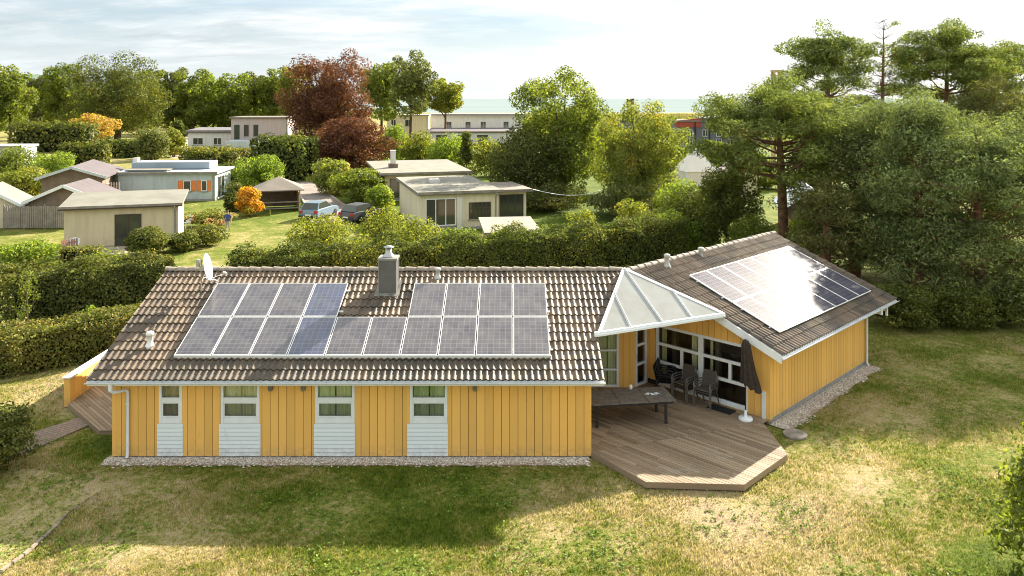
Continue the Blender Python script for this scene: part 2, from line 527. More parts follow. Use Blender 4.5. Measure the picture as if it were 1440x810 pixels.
def m_tiles():
    m, nt, out = new_mat('concrete_roof_tiles')
    co = objco(nt)
    sx = nd(nt, 'ShaderNodeSeparateXYZ', {0: co})
    cx = mth(nt, 'FLOOR', mth(nt, 'DIVIDE', sx.outputs[0], 0.178))
    cy = mth(nt, 'FLOOR', mth(nt, 'DIVIDE', sx.outputs[1], 0.4146))
    cell = nd(nt, 'ShaderNodeCombineXYZ', {0: cx, 1: cy, 2: 0.0}).outputs[0]
    w = nd(nt, 'ShaderNodeTexWhiteNoise', {'Vector': cell}, noise_dimensions='3D').outputs['Value']
    base = mixc(nt, w, (0.100, 0.067, 0.042), (0.200, 0.140, 0.090))
    # big weathered stains, streaking down the slope
    big = noise(nt, nd(nt, 'ShaderNodeMapping', {'Vector': co, 'Scale': (1.0, 0.55, 1.0)}).outputs[0], 0.75, 5, 0.65, 0.6)
    col = mixc(nt, mapr(nt, big, 0.46, 0.62, 0, 0.85), base, (0.048, 0.040, 0.032))
    # dirt and moss washed down below the panels
    sx2 = mapr(nt, mth(nt, 'ABSOLUTE', mth(nt, 'ADD', sx.outputs[0], 4.2)), 5.2, 5.9, 1.0, 0.0)
    wash = mth(nt, 'MULTIPLY', mth(nt, 'MULTIPLY', sx2, mapr(nt, sx.outputs[1], 0.75, 1.05, 1.0, 0.0)), mapr(nt, noise(nt, nd(nt, 'ShaderNodeMapping', {'Vector': co, 'Scale': (3.0, 0.5, 1.0)}).outputs[0], 1.0, 4, 0.7), 0.32, 0.6, 0.25, 0.85))
    col = mixc(nt, wash, col, (0.055, 0.046, 0.034))
    # lichen flecks and pale worn crests
    li = noise(nt, co, 16.0, 4, 0.7)
    col = mixc(nt, mapr(nt, li, 0.58, 0.70, 0, 0.55), col, (0.34, 0.29, 0.175))
    dk = noise(nt, co, 9.0, 4, 0.7, 0.5)
    col = mixc(nt, mapr(nt, dk, 0.55, 0.70, 0, 0.6), col, (0.075, 0.065, 0.05))
    princ(nt, out, col, 0.62, 0.4, normal=bump(nt, noise(nt, co, 60, 3), 0.25, 0.006))
    return m
M['tiles'] = m_tiles()
M['ridge'] = simple('ridge_tiles', (0.30, 0.255, 0.21), 0.85, 0.4, 6.0, 0.25, 0, 0.3)

def m_cells(name, c1, c2, rough, dust, coat=None):
    m, nt, out = new_mat(name)
    co = objco(nt)
    s = nd(nt, 'ShaderNodeSeparateXYZ', {0: co})
    def grid(v, pitch, w):
        fr = mth(nt, 'FRACT', mth(nt, 'DIVIDE', v, pitch))
        a = mth(nt, 'ABSOLUTE', mth(nt, 'SUBTRACT', fr, 0.5))
        return mth(nt, 'GREATER_THAN', a, 0.5 - w / pitch / 2)
    px, py = 0.170, 0.173
    gx = mth(nt, 'ADD', s.outputs[0], 0.01)
    lines = mth(nt, 'MAXIMUM', grid(gx, px, 0.010), grid(mth(nt, 'ADD', s.outputs[1], 0.01), py, 0.010))
    bus = mth(nt, 'MULTIPLY', grid(mth(nt, 'ADD', gx, 0.028), px / 3, 0.0035), 0.6)
    lines = mth(nt, 'MAXIMUM', lines, bus)
    cell = nd(nt, 'ShaderNodeCombineXYZ', {0: mth(nt, 'FLOOR', mth(nt, 'DIVIDE', gx, px)), 1: mth(nt, 'FLOOR', mth(nt, 'DIVIDE', s.outputs[1], py)), 2: nd(nt, 'ShaderNodeObjectInfo').outputs['Random']}).outputs[0]
    w = nd(nt, 'ShaderNodeTexWhiteNoise', {'Vector': cell}, noise_dimensions='3D').outputs['Value']
    col = mixc(nt, w, c1, c2)
    rnd = nd(nt, 'ShaderNodeObjectInfo').outputs['Random']
    col = mixc(nt, mapr(nt, noise(nt, nd(nt, 'ShaderNodeTexCoord').outputs['Object'], 1.4, 4, 0.6), 0.35, 0.7, 0, dust), col, (0.20, 0.185, 0.175))
    col = mixc(nt, mth(nt, 'MULTIPLY', lines, 0.34), col, (0.42, 0.40, 0.37))
    princ(nt, out, col, rough, 0.5 if coat is None else 0.0095, **{'Coat Weight': 0.6 if coat is None else 0.0, 'Coat Roughness': coat or rough * 0.5})
    return m
M['cells_purple'] = m_cells('solar_cells_purple', (0.040, 0.034, 0.050), (0.072, 0.062, 0.076), 0.28, 0.5)
M['cells_blue'] = m_cells('solar_cells_blue', (0.030, 0.040, 0.088), (0.048, 0.062, 0.13), 0.25, 0.3)  # differing reflection of one panel column, painted into the cell colour
M['cells_wing'] = m_cells('solar_cells_wing', (0.035, 0.035, 0.06), (0.06, 0.055, 0.08), 0.44, 0.3, 0.0)

def m_glass(name='window_glass', tint=(0.92, 0.95, 0.93), boost=1.3):
    m, nt, out = new_mat(name)
    fr = nd(nt, 'ShaderNodeFresnel', {'IOR': 1.5}).outputs[0]
    fr = mth(nt, 'MULTIPLY', fr, boost, clamp=True)
    t = nd(nt, 'ShaderNodeBsdfTransparent', {'Color': c4(tint)})
    g = nd(nt, 'ShaderNodeBsdfGlossy', {'Color': (0.95, 0.97, 0.97, 1), 'Roughness': 0.015})
    s = nd(nt, 'ShaderNodeMixShader', {0: fr, 1: t.outputs[0], 2: g.outputs[0]})
    nt.links.new(s.outputs[0], out.inputs[0])
    return m
M['glass'] = m_glass()

def m_milk():
    m, nt, out = new_mat('canopy_glass')
    co = objco(nt)
    f = noise(nt, co, 1.2, 5, 0.65)
    col = mixc(nt, mapr(nt, f, 0.3, 0.75), (0.74, 0.75, 0.72), (0.58, 0.57, 0.50))
    d = nd(nt, 'ShaderNodeBsdfDiffuse', {'Color': col})
    tr = nd(nt, 'ShaderNodeBsdfTranslucent', {'Color': col})
    tp = nd(nt, 'ShaderNodeBsdfTransparent', {'Color': (0.9, 0.92, 0.9, 1)})
    g = nd(nt, 'ShaderNodeBsdfGlossy', {'Color': (1, 1, 1, 1), 'Roughness': 0.12})
    a = nd(nt, 'ShaderNodeMixShader', {0: 0.5, 1: d.outputs[0], 2: tr.outputs[0]})
    b = nd(nt, 'ShaderNodeMixShader', {0: 0.14, 1: a.outputs[0], 2: tp.outputs[0]})
    fr = nd(nt, 'ShaderNodeFresnel', {'IOR': 1.5}).outputs[0]
    c = nd(nt, 'ShaderNodeMixShader', {0: fr, 1: b.outputs[0], 2: g.outputs[0]})
    nt.links.new(c.outputs[0], out.inputs[0])
    return m
M['milk'] = m_milk()
m, nt, out = new_mat('insect_mesh')
s = nd(nt, 'ShaderNodeMixShader', {0: 0.30, 1: nd(nt, 'ShaderNodeBsdfTransparent').outputs[0], 2: nd(nt, 'ShaderNodeBsdfDiffuse', {'Color': (0.16, 0.16, 0.16, 1)}).outputs[0]})
nt.links.new(s.outputs[0], out.inputs[0]); M['mesh'] = m

def m_curtain(name, a, b):
    m, nt, out = new_mat(name)
    co = objco(nt)
    s = nd(nt, 'ShaderNodeMapping', {'Vector': co, 'Scale': (9, 9, 0.35)}).outputs[0]
    col = mixc(nt, mapr(nt, noise(nt, s, 1.0, 3), 0.3, 0.7), a, b)
    princ(nt, out, col, 0.9, 0.1)
    return m
M['curtain'] = m_curtain('curtain_cloth', (0.66, 0.68, 0.30), (0.92, 0.90, 0.60))
CURT = [m_curtain('curtain_brown', (0.34, 0.27, 0.12), (0.60, 0.52, 0.28)), m_curtain('curtain_lime', (0.62, 0.62, 0.26), (0.95, 0.92, 0.58)), m_curtain('curtain_green', (0.50, 0.60, 0.24), (0.82, 0.88, 0.52)), m_curtain('curtain_dark_green', (0.34, 0.46, 0.17), (0.74, 0.80, 0.46))]  # first cloth carries the brown reflection of its pane in its colour

def m_deck(name='deck_boards', c1=(0.145, 0.10, 0.062), c2=(0.37, 0.275, 0.18)):
    m, nt, out = new_mat(name)
    co = objco(nt)
    isl = nd(nt, 'ShaderNodeNewGeometry').outputs['Random Per Island']
    # grain along the boards, which run along (1,-1)
    rot = nd(nt, 'ShaderNodeMapping', {'Vector': co, 'Rotation': (0, 0, R(45)), 'Scale': (0.9, 22, 22)}, vector_type='POINT').outputs[0]
    g = noise(nt, rot, 1.0, 4, 0.6)
    big = noise(nt, co, 0.7, 4, 0.6)
    v = mth(nt, 'ADD', mth(nt, 'MULTIPLY', isl, 0.45), mth(nt, 'ADD', mth(nt, 'MULTIPLY', g, 0.35), mth(nt, 'MULTIPLY', big, 0.35)))
    col = mixc(nt, mapr(nt, v, 0.25, 0.9), c1, c2)
    wear = mapr(nt, noise(nt, co, 1.5, 5, 0.7), 0.58, 0.75, 0, 0.5)
    col = mixc(nt, wear, col, (0.36, 0.32, 0.27))
    princ(nt, out, col, 0.7, 0.25, normal=bump(nt, g, 0.3, 0.004))
    return m
M['deck'] = m_deck()
M['deck_dark'] = simple('deck_underside', (0.035, 0.025, 0.018), 0.9)

# ------------------------------------------------------------------ the house
S2 = math.sqrt(0.5)
def W2(s, w, z=0.0):
    """wing coordinates: s along its ridge (away), w across towards the lawn"""
    return Vector(((s + w) * S2, (s - w) * S2, z))

ZE, ZR = 2.315, 4.25
EY, RY = 21.57, 26.6            # main eave / ridge
TANP = (ZR - ZE) / (RY - EY)
PITCH = math.atan(TANP)
SL = (RY - EY) / math.cos(PITCH)
RW = -15.95; EW = RW + (RY - EY)   # wing ridge / eave
DK = 0.15
house = thing('house', 'yellow timber holiday bungalow with brown tiled roofs, solar panels and an angled wing', 'house', (-4.5, 22.0, 0), 0, world=True)

# --- walls clad with boards -------------------------------------------------
def frame_m(o, d, up=(0, 0, 1)):
    """local (u along wall, outwards, z) -> world"""
    d = Vector(d).normalized(); n = Vector((d.y, -d.x, 0))
    m = Matrix(((d.x, n.x, 0, o[0]), (d.y, n.y, 0, o[1]), (0, 0, 1, o[2]), (0, 0, 0, 1)))
    return m

def clad(o, d, L, z0, ztop, openings=(), pitch=0.232, gap=0.014, th=0.028, start=0.0, name='wall', mats=None, parent=None):
    m = frame_m(o, d)
    mb = MB()
    ed = sorted(set([0.0, L] + [v for op in openings for v in op[:2]]))
    def zs(u0, u1):
        uc = (u0 + u1) / 2
        zt = (ztop(u0), ztop(u1)) if callable(ztop) else (ztop, ztop)
        segs = [(z0, None)]
        ops = sorted([(max(z0, op[2]), op[3]) for op in openings if op[0] - 1e-6 <= uc <= op[1] + 1e-6])
        out = []; cur = z0
        for a, b in ops:
            if a > cur + 0.01: out.append((cur, a, a))
            cur = max(cur, b)
        if cur < min(zt) - 0.005: out.append((cur, zt[0], zt[1]))
        return out
    def piece(u0, u1, za, zb0, zb1, d0, d1, mi):
        vs = [(u0, d0, za), (u1, d0, za), (u1, d0, zb1), (u0, d0, zb0), (u0, d1, za), (u1, d1, za), (u1, d1, zb1), (u0, d1, zb0)]
        mb.add([m @ Vector(v) for v in vs], [(0, 1, 2, 3), (7, 6, 5, 4), (4, 5, 1, 0), (5, 6, 2, 1), (6, 7, 3, 2), (7, 4, 0, 3)], mi)
    # backing
    allu = list(ed)
    for u0, u1 in zip(allu[:-1], allu[1:]):
        for za, b0, b1 in zs(u0, u1): piece(u0, u1, za, b0, b1, -0.10, -0.002, 1)
    # boards
    u = start - pitch
    while u < L:
        a, b = max(0.0, u + gap / 2), min(L, u + pitch - gap / 2)
        u += pitch
        if b - a < 0.012: continue
        cuts = [a] + [e for e in ed if a < e < b] + [b]
        for c0, c1 in zip(cuts[:-1], cuts[1:]):
            if c1 - c0 < 0.008: continue
            for za, b0, b1 in zs(c0, c1): piece(c0, c1, za, b0, b1, 0.0, th, 0)
    return mb.build(name, mats or [M['yellow'], M['yellow_gap']], parent or house)

def px_x(p): return (p - 720) / 50.0
WIN = [(px_x(224.4), px_x(256.7), px_x(222), px_x(258)), (px_x(311), px_x(365.6), px_x(308.8), px_x(367)),
       (px_x(443.7), px_x(499), px_x(442), px_x(499.6)), (px_x(576.7), px_x(629.6), px_x(573), px_x(630))]
X0, X1, Y0 = -11.2, 2.2, 22.0
ops = []
for a, b, c, d in WIN:
    ops.append((a - X0, b - X0, 0.96, 2.42)); ops.append((c - X0, d - X0, 0.0, 0.96))
def roof_z(y): return ZE + (y - EY) * TANP - 0.1
clad((X0, Y0, 0), (1, 0, 0), X1 - X0, 0.045, 2.40, ops)
# gable end on the left, gable end towards the terrace
YB = 31.2
def gab(u): 
    y = YB - u
    return min(roof_z(y), ZR - (y - RY) * TANP - 0.1)
clad((X0, YB, 0), (0, -1, 0), YB - Y0, 0.045, gab)
clad((X1, Y0, 0), (0, 1, 0), 26.94 - Y0, 0.045, lambda u: roof_z(Y0 + u))
clad((6.0, YB, 0), (-1, 0, 0), 6.0 - X0, 0.045, 2.4)
# corner posts
for (x, y) in ((X0 - 0.028, Y0 - 0.028), (X1 - 0.09, Y0 - 0.030)):
    cp = MB(); cp.box((x - 0.004, y - 0.004, 0.045), (x + 0.118, y + 0.114, 2.38))
    cp.build('corner_board', M['yellow'], house)
# recess wall facing the viewer, door wall, glazed gable, long lawn wall, far walls
RYW = 26.94
clad((X1, RYW, 0), (1, 0, 0), 4.24 - X1, DK, 4.1, [(0.50, 1.47, DK + 0.02, 4.1)])
SD0, WD = 22.05, -16.05
SG = 22.8; WC = -11.5
o_ = W2(SD0, WD)
clad(o_, (S2, S2, 0), SG - SD0, DK, 4.0, [(0.0, 0.62, DK + 0.02, 2.25)])
def wing_z(w): return ZR - abs(w - RW) * TANP - 0.1
o_ = W2(SG, WD)
gl = [(WD * -1 - 15.66, -12.22 + 16.05, 0.18, 2.26)]
gl = [(-15.68 - WD, -12.22 - WD, 0.18, 2.26)]
clad(o_, (S2, -S2, 0), WC - WD, DK - 0.1, lambda u: wing_z(WD + u), gl, start=0.1)
o_ = W2(SG, WC)
clad(o_, (S2, S2, 0), 30.5 - SG, 0.16, 2.34, pitch=0.205)
o_ = W2(30.5, WC)
clad(o_, (-S2, S2, 0), WC + 20.4, 0.1, lambda u: wing_z(WC - u), pitch=0.3)
o_ = W2(30.5, -20.4)
clad(o_, (-S2, -S2, 0), 7.0, 0.1, 2.3, pitch=0.3)
# corner boards of the wing
cp = MB(); mm = frame_m(W2(SG, WC), (S2, S2, 0))
cp.box((-0.034, -0.09, 0.13), (0.10, 0.034, 2.36), mm); cp.build('corner_board', M['yellow'], house); cp = MB()
mm2 = frame_m(W2(30.5, WC), (S2, S2, 0))
cp.box((-0.10, -0.09, 0.13), (0.034, 0.034, 2.36), mm2)
cp.build('corner_board', M['yellow'], house)
# plinths
pl = MB()
pl.box((X0 + 0.03, Y0 + 0.02, -0.3), (X1 - 0.03, YB - 0.05, 0.043))
mm = frame_m(W2(SG, WC), (S2, S2, 0))
pl.box((0.02, -8.8, -0.3), (7.68, 0.012, 0.158), mm)
pl.build('plinth', M['plinth'], house)
# indoor floor, far inner wall of the living room so that the glazing looks into a room
fl = MB()
fl.box((0.08, -8.7, 0.161), (7.6, -0.12, 0.20), mm)
fl.build('floor', M['floor_in'], house)
iw = MB()
iw.box((4.6, -7.0, 0.2), (4.7, -0.12, 2.6), mm)
for u, v in ((1.2, -2.6), (1.3, -4.4)):
    iw.box((u, v, 0.2), (u + 0.16, v + 0.16, 2.9), mm)
iw.build('inner_wall', simple('indoor_paint', (0.42, 0.32, 0.18), 0.8), house)

# --- windows ------------------------------------------------------------------
def window(o, d, u0, u1, z0, z1, bars, panes, fw=0.075, curtain=None, name='window', recess=0.0, sill=False, out=0.045, cloth=None):
    """bars: list of (ua, ub, za, zb) besides the outer frame; panes: list of (ua, ub, za, zb)"""
    m = frame_m(o, d)
    fr = MB()
    for a, b in (((u0, -0.06, z0), (u0 + fw, out, z1)), ((u1 - fw, -0.06, z0), (u1, out, z1)),
                 ((u0 + fw, -0.06, z0), (u1 - fw, out - 0.003, z0 + fw)), ((u0 + fw, -0.06, z1 - fw), (u1 - fw, out - 0.003, z1))):
        fr.box(a, b, m)
    for i, (ua, ub, za, zb) in enumerate(bars):
        fr.box((ua, -0.055, za), (ub, out - 0.006 - 0.002 * (i % 4), zb), m)
    w = fr.build(name, M['white'], house, 0.006)
    for (ua, ub, za, zb) in panes:
        g = MB()
        g.add([m @ Vector(p) for p in ((ua - 0.01, 0.0, za - 0.01), (ub + 0.01, 0.0, za - 0.01), (ub + 0.01, 0.0, zb + 0.01), (ua - 0.01, 0.0, zb + 0.01))], [(0, 1, 2, 3)])
        g.build('pane', M['glass'], w)
    if sill:
        s = MB(); s.box((u0 - 0.02, -0.02, z0 - 0.06), (u1 + 0.02, 0.075, z0 - 0.004), m)
        s.build('sill', M['white'], w)
    if curtain:
        c = MB()
        for (ca, cb) in curtain:
            n = max(8, int((cb - ca) / 0.018)); vs = []
            for i in range(n + 1):
                u = ca + (cb - ca) * i / n
                dd = -0.11 + 0.022 * math.sin(u * 52) + 0.014 * math.sin(u * 23 + 1)
                vs += [m @ Vector((u, dd, z0 - 0.1)), m @ Vector((u, dd, z1 + 0.05))]
            c.add(vs, [(2 * i, 2 * i + 2, 2 * i + 3, 2 * i + 1) for i in range(n)], 0, True)
        c.build('curtain', cloth or M['curtain'], w)
    return w

for k, (a, b, c, d) in enumerate(WIN):
    fw = 0.075
    mid = (a + b) / 2
    cur = [(a, mid - 0.012 - 0.02 * (k == 2)), (mid + 0.012, b)] if k else [(a - 0.05, b + 0.05)]
    # upper fixed light, transom, lower sash with its own rim
    bars = [(a + fw, b - fw, 1.555, 1.69)]
    e = 0.032
    bars += [(a + fw, a + fw + e, 1.135, 1.555), (b - fw - e, b - fw, 1.135, 1.555), (a + fw + e, b - fw - e, 1.135, 1.135 + e), (a + fw + e, b - fw - e, 1.555 - e, 1.555)]
    w = window((0, Y0, 0), (1, 0, 0), a, b, 0.96, 2.40, [(p[0], p[1], p[2], p[3]) for p in bars] + [(a + fw, b - fw, 0.99, 1.132)],
               [(a + fw, b - fw, 1.69, 2.33), (a + fw + e, b - fw - e, 1.167, 1.523)], fw, cur, cloth=CURT[k])
    ms = MB(); ms.add([Vector(p) for p in ((a + fw + e, Y0 - 0.012, 1.16), (b - fw - e, Y0 - 0.012, 1.16), (b - fw - e, Y0 - 0.012, 1.53), (a + fw + e, Y0 - 0.012, 1.53))], [(0, 1, 2, 3)]); ms.build('insect_screen', M['mesh'], w)
    # clapboard apron under the window
    ap = MB(); h = (0.955 - 0.045) / 8
    for i in range(8):
        z = 0.045 + i * h + 0.012
        ap.add([Vector(v) for v in ((c, Y0 - 0.062, z), (d, Y0 - 0.062, z), (d, Y0 - 0.036, z + h - 0.013), (c, Y0 - 0.036, z + h - 0.013),
                (c, Y0 + 0.02, z), (d, Y0 + 0.02, z), (d, Y0 + 0.02, z + h - 0.013), (c, Y0 + 0.02, z + h - 0.013))],
               [(0, 1, 2, 3), (4, 5, 1, 0), (3, 2, 6, 7), (4, 0, 3, 7), (1, 5, 6, 2), (5, 4, 7, 6)])
    ap.build('window_apron', M['whiteboards'], house)
    bk = MB(); bk.box((c + 0.01, Y0 + 0.021, 0.045), (d - 0.01, Y0 + 0.06, 0.955)); bk.build('apron_backing', M['whitegap'], house)

# recess window (tall, three lights)
z0, z1 = DK + 0.02, 3.6
u0, u1 = 2.70, 3.67
window((0, RYW, 0), (1, 0, 0), u0, u1, z0, z1, [(u0 + 0.075, u0 + 0.30, z0, z1), (u0 + 0.3, u1 - 0.075, 0.73, 0.80), (u0 + 0.3, u1 - 0.075, 1.39, 1.46), (u0 + 0.3, u1 - 0.075, 2.3, 2.37)],
       [(u0 + 0.3, u1 - 0.075, z0 + 0.075, 0.73), (u0 + 0.3, u1 - 0.075, 0.80, 1.39), (u0 + 0.3, u1 - 0.075, 1.46, 2.3), (u0 + 0.3, u1 - 0.075, 2.37, 3.5)], curtain=[(u0, (u0 + u1) / 2 + 0.1), ((u0 + u1) / 2 + 0.12, u1)])
# terrace door
dw = window(W2(SD0, WD), (S2, S2, 0), 0.0, 0.62, DK + 0.02, 2.25, [(0.075, 0.545, 0.86, 0.95), (0.075, 0.545, 1.52, 1.61)],
       [(0.075, 0.545, DK + 0.1, 0.86), (0.075, 0.545, 0.95, 1.52), (0.075, 0.545, 1.61, 2.17)], name='terrace_door')
hd = MB(); mm = frame_m(W2(SD0, WD), (S2, S2, 0)); hd.box((0.02, 0.05, 1.12), (0.045, 0.09, 1.26), mm); hd.build('handle', M['zinc'], dw)
# glazed gable
uL, uM0, uM1, uR = -15.68 - WD, -14.01 - WD, -13.83 - WD, -12.22 - WD
T1, T2 = (1.555, 1.655), (0.93, 1.03)
m1 = -14.66 - WD; m2 = -12.85 - WD
fw = 0.09
bars = [(uM0, uM1, 0.33, 2.17),
        (uL + fw, uM0, *T1), (uM1, uR - fw, *T1), (uL + fw, uM0, *T2), (uM1, uR - fw, *T2),
        (m1 - 0.05, m1 + 0.05, T2[1], T1[0]), (m2 - 0.05, m2 + 0.05, T2[1], T1[0]), (uL + fw, uR - fw, 0.27, 0.33)]
pn = []
for a, b, mid in ((uL + fw, uM0, m1), (uM1, uR - fw, m2)):
    pn += [(a, b, 0.33, T2[0]), (a, mid - 0.05, T2[1], T1[0]), (mid + 0.05, b, T2[1], T1[0]), (a, b, T1[1], 2.17)]
gw = window(W2(SG, WD), (S2, -S2, 0), uL, uR, 0.18, 2.26, bars, pn, fw, name='glazed_wall', out=0.05)
c = MB(); mm = frame_m(W2(SG, WD), (S2, -S2, 0))
for ca, cb in ((uL + 0.05, uL + 0.25), (uM0 - 0.42, uM0 - 0.2), (uM1 + 0.12, uM1 + 0.22)):
    vs = []
    for i in range(13):
        u = ca + (cb - ca) * i / 12
        vs += [mm @ Vector((u, -0.25 + 0.03 * math.sin(i * 1.6), 0.25)), mm @ Vector((u, -0.25 + 0.03 * math.sin(i * 1.6), 2.25))]
    c.add(vs, [(2 * i, 2 * i + 2, 2 * i + 3, 2 * i + 1) for i in range(12)], 0, True)
c.build('curtain', M['curtain'], gw)
# dark base board below the glazing
bb = MB(); bb.box((0.0, 0.03, 0.151), (0.36, 0.045, 0.30), mm); bb.build('base_board', M['darkmetal'], house)
# white batten on the corner of the wing
bt = MB(); mm3 = frame_m(W2(SG, WC), (S2, -S2, 0)); bt.box((-0.22, 0.031, 0.12), (-0.10, 0.09, 0.98), mm3); bt.build('cable_cover', M['white'], house)

# --- roofs -------------------------------------------------------------------------
PER, GA = 0.178, SL / 13.0
def tile_roof(name, origin, xd, yd, xmin, xmax, bl, br, rows=13, parent=None, amp=0.043):
    """waved tiles in courses; local x along the eave, y up the slope; bl(y), br(y): left and right cut"""
    xd = Vector(xd).normalized(); yd = Vector(yd).normalized(); zd = xd.cross(yd)
    mt = Matrix(((xd.x, yd.x, zd.x, origin[0]), (xd.y, yd.y, zd.y, origin[1]), (xd.z, yd.z, zd.z, origin[2]), (0, 0, 0, 1)))
    n = 8
    k0 = int(math.floor(xmin / PER)); k1 = int(math.ceil(xmax / PER))
    xs = [PER * (k0 + i / n) for i in range((k1 - k0) * n + 1)]
    def wave(x):
        c = 0.5 + 0.5 * math.cos(2 * math.pi * x / PER)
        return amp * c ** 1.4
    mb = MB(); rng = random.Random(5)
    prev = None; lines = []
    for r in range(rows):
        y0, y1 = r * GA, (r + 1) * GA
        jx = [rng.uniform(-0.004, 0.004) for _ in range(k1 - k0 + 2)]
        def line(y, dz):
            out = []
            for i, x in enumerate(xs):
                xx = min(max(x, bl(y)), br(y))
                out.append(Vector((xx, y + (jx[i // n] * 1.5 if dz > 0.01 and r > 0 else 0), wave(xx) + dz + jx[i // n])))
            return out
        lo = line(y0 - 0.02, 0.034); hi = line(y1, 0.0)
        lb = [Vector((p.x, p.y, p.z - 0.040)) for p in lo]
        lines.append((lo, hi, lb))
    for lo, hi, lb in lines:
        m_ = len(lo); vs = lo + hi; keep = [i for i in range(m_ - 1) if (lo[i + 1].x - lo[i].x) + (hi[i + 1].x - hi[i].x) > 1e-4]
        mb.add(vs, [(i, i + 1, m_ + i + 1, m_ + i) for i in keep], 0, True)
        mb.add(lb + lo, [(i, i + 1, m_ + i + 1, m_ + i) for i in keep], 0, False)
    o = mb.build(name, M['tiles'])
    o.parent = parent or house
    o.matrix_parent_inverse = WORLD[house.name]
    o.matrix_basis = mt
    return o
C_, S_ = math.cos(PITCH), math.sin(PITCH)
yA = 0.35 * SL
def br_main(y):
    return 2.55 if y <= yA else 2.55 + (3.70 - 2.55) * (y - yA) / (SL - yA)
XL = -11.73
tile_roof('roof_tiles', (0, EY, ZE), (1, 0, 0), (0, C_, S_), XL, 3.8, lambda y: XL, br_main)
# wing, lawn side: local x along +s, origin at s=0 on the eave line
def bl_wing(y):
    q = y / SL
    return 22.5 if q <= 0.40 else 22.5 - (22.5 - 21.3) * (q - 0.40) / 0.60
tile_roof('roof_tiles', W2(0, EW, ZE), (S2, S2, 0), Vector((-S2 * C_, S2 * C_, S_)), 21.2, 32.0, bl_wing, lambda y: 32.0, amp=0.060)
# back slopes
def br_back(y):  # local x runs along -X here
    return 11.73
tile_roof('roof_tiles', (0, 2 * RY - EY, ZE), (-1, 0, 0), (0, -C_, S_), -4.0, 11.73, lambda y: -(1.95 + (3.95 - 1.95) * y / SL), br_back)
tile_roof('roof_tiles', W2(0, 2 * RW - EW, ZE), (-S2, -S2, 0), Vector((S2 * C_, -S2 * C_, S_)), -32.0, -21.2, lambda y: -32.0, lambda y: -(23.7 + (21.3 - 23.7) * y / SL))
# boarding under the tiles (white soffit and fascia)
def P3(x, y, dz=-0.05): return Vector((x, y, min(ZE + (y - EY) * TANP, ZR - (y - RY) * TANP) + dz))
def PW(s, w, dz=-0.05): return W2(s, w, ZR - abs(w - RW) * TANP + dz)
sf = MB()
sf.slab([P3(XL + 0.03, EY + 0.04), P3(2.5, EY + 0.04), P3(2.5, EY + 0.35 * 5.03), P3(3.62, RY - 0.02), P3(XL + 0.03, RY - 0.02)], 0.10)
sf.slab([P3(XL + 0.03, RY + 0.02), P3(3.7, RY + 0.02), P3(1.7, 31.6), P3(XL + 0.03, 31.6)], 0.10)
sf.slab([PW(22.54, EW - 0.04), PW(31.96, EW - 0.04), PW(31.96, RW + 0.02), PW(21.5, RW + 0.02), PW(22.54, EW - 0.4 * 5.03)], 0.10)
sf.slab([PW(31.96, RW - 0.02), PW(31.96, 2 * RW - EW + 0.05), PW(23.9, 2 * RW - EW + 0.05), PW(21.5, RW - 0.02)], 0.10)
sf.build('roof_boarding', M['white'], house)
# barge boards: left gable verge, terrace-side rake of the main roof, wing front and far rake
def board(p0, p1, h, t=0.03, drop=0.0):
    p0 = Vector(p0) - Vector((0, 0, drop)); p1 = Vector(p1) - Vector((0, 0, drop))
    d = (p1 - p0); s = d.cross(Vector((0, 0, 1))).normalized() * t / 2
    dn = Vector((0, 0, -h)); bg = MB()
    bg.add([p0 - s, p0 + s, p1 + s, p1 - s, p0 - s + dn, p0 + s + dn, p1 + s + dn, p1 - s + dn],
           [(0, 1, 2, 3), (7, 6, 5, 4), (4, 5, 1, 0), (5, 6, 2, 1), (6, 7, 3, 2), (7, 4, 0, 3)])
    bg.build('bargeboard', M['white'], house)
board(P3(XL + 0.012, EY + 0.03, 0.0), P3(XL + 0.012, RY, 0.0), 0.17)
board(P3(XL + 0.012, RY, 0.0), P3(XL + 0.012, 31.6, 0.0), 0.17)
board(P3(2.53, EY + 0.03, 0.0), P3(2.53, EY + 0.36 * 5.03, 0.0), 0.17)
board(PW(22.47, EW - 0.03, 0.0), PW(22.47, EW - 0.62 * 5.03, 0.0), 0.26)
board(PW(32.0, EW - 0.03, 0.0), PW(32.0, RW, 0.0), 0.2)
board(PW(32.0, RW, 0.0), PW(32.0, 2 * RW - EW, 0.0), 0.2)
# eave fascias
fs = MB()
fs.box((XL + 0.02, EY + 0.02, ZE - 0.16), (2.52, EY + 0.045, ZE - 0.01))
mm = frame_m(W2(0, EW), (S2, S2, 0))
fs.box((22.48, -0.045, ZE - 0.16), (31.98, -0.02, ZE - 0.01), mm)
fs.build('fascia', M['white'], house)
# white outrigger under the far overhang of the wing
orr = MB(); orr.box((31.2, -0.75, 1.98), (31.28, -0.06, 2.08), mm); orr.box((31.2, -0.12, 1.80), (31.28, -0.05, 2.16), mm); orr.box((30.55, -0.45, 2.0), (31.19, -0.37, 2.07), mm)
orr.build('eave_bracket', M['white'], house)

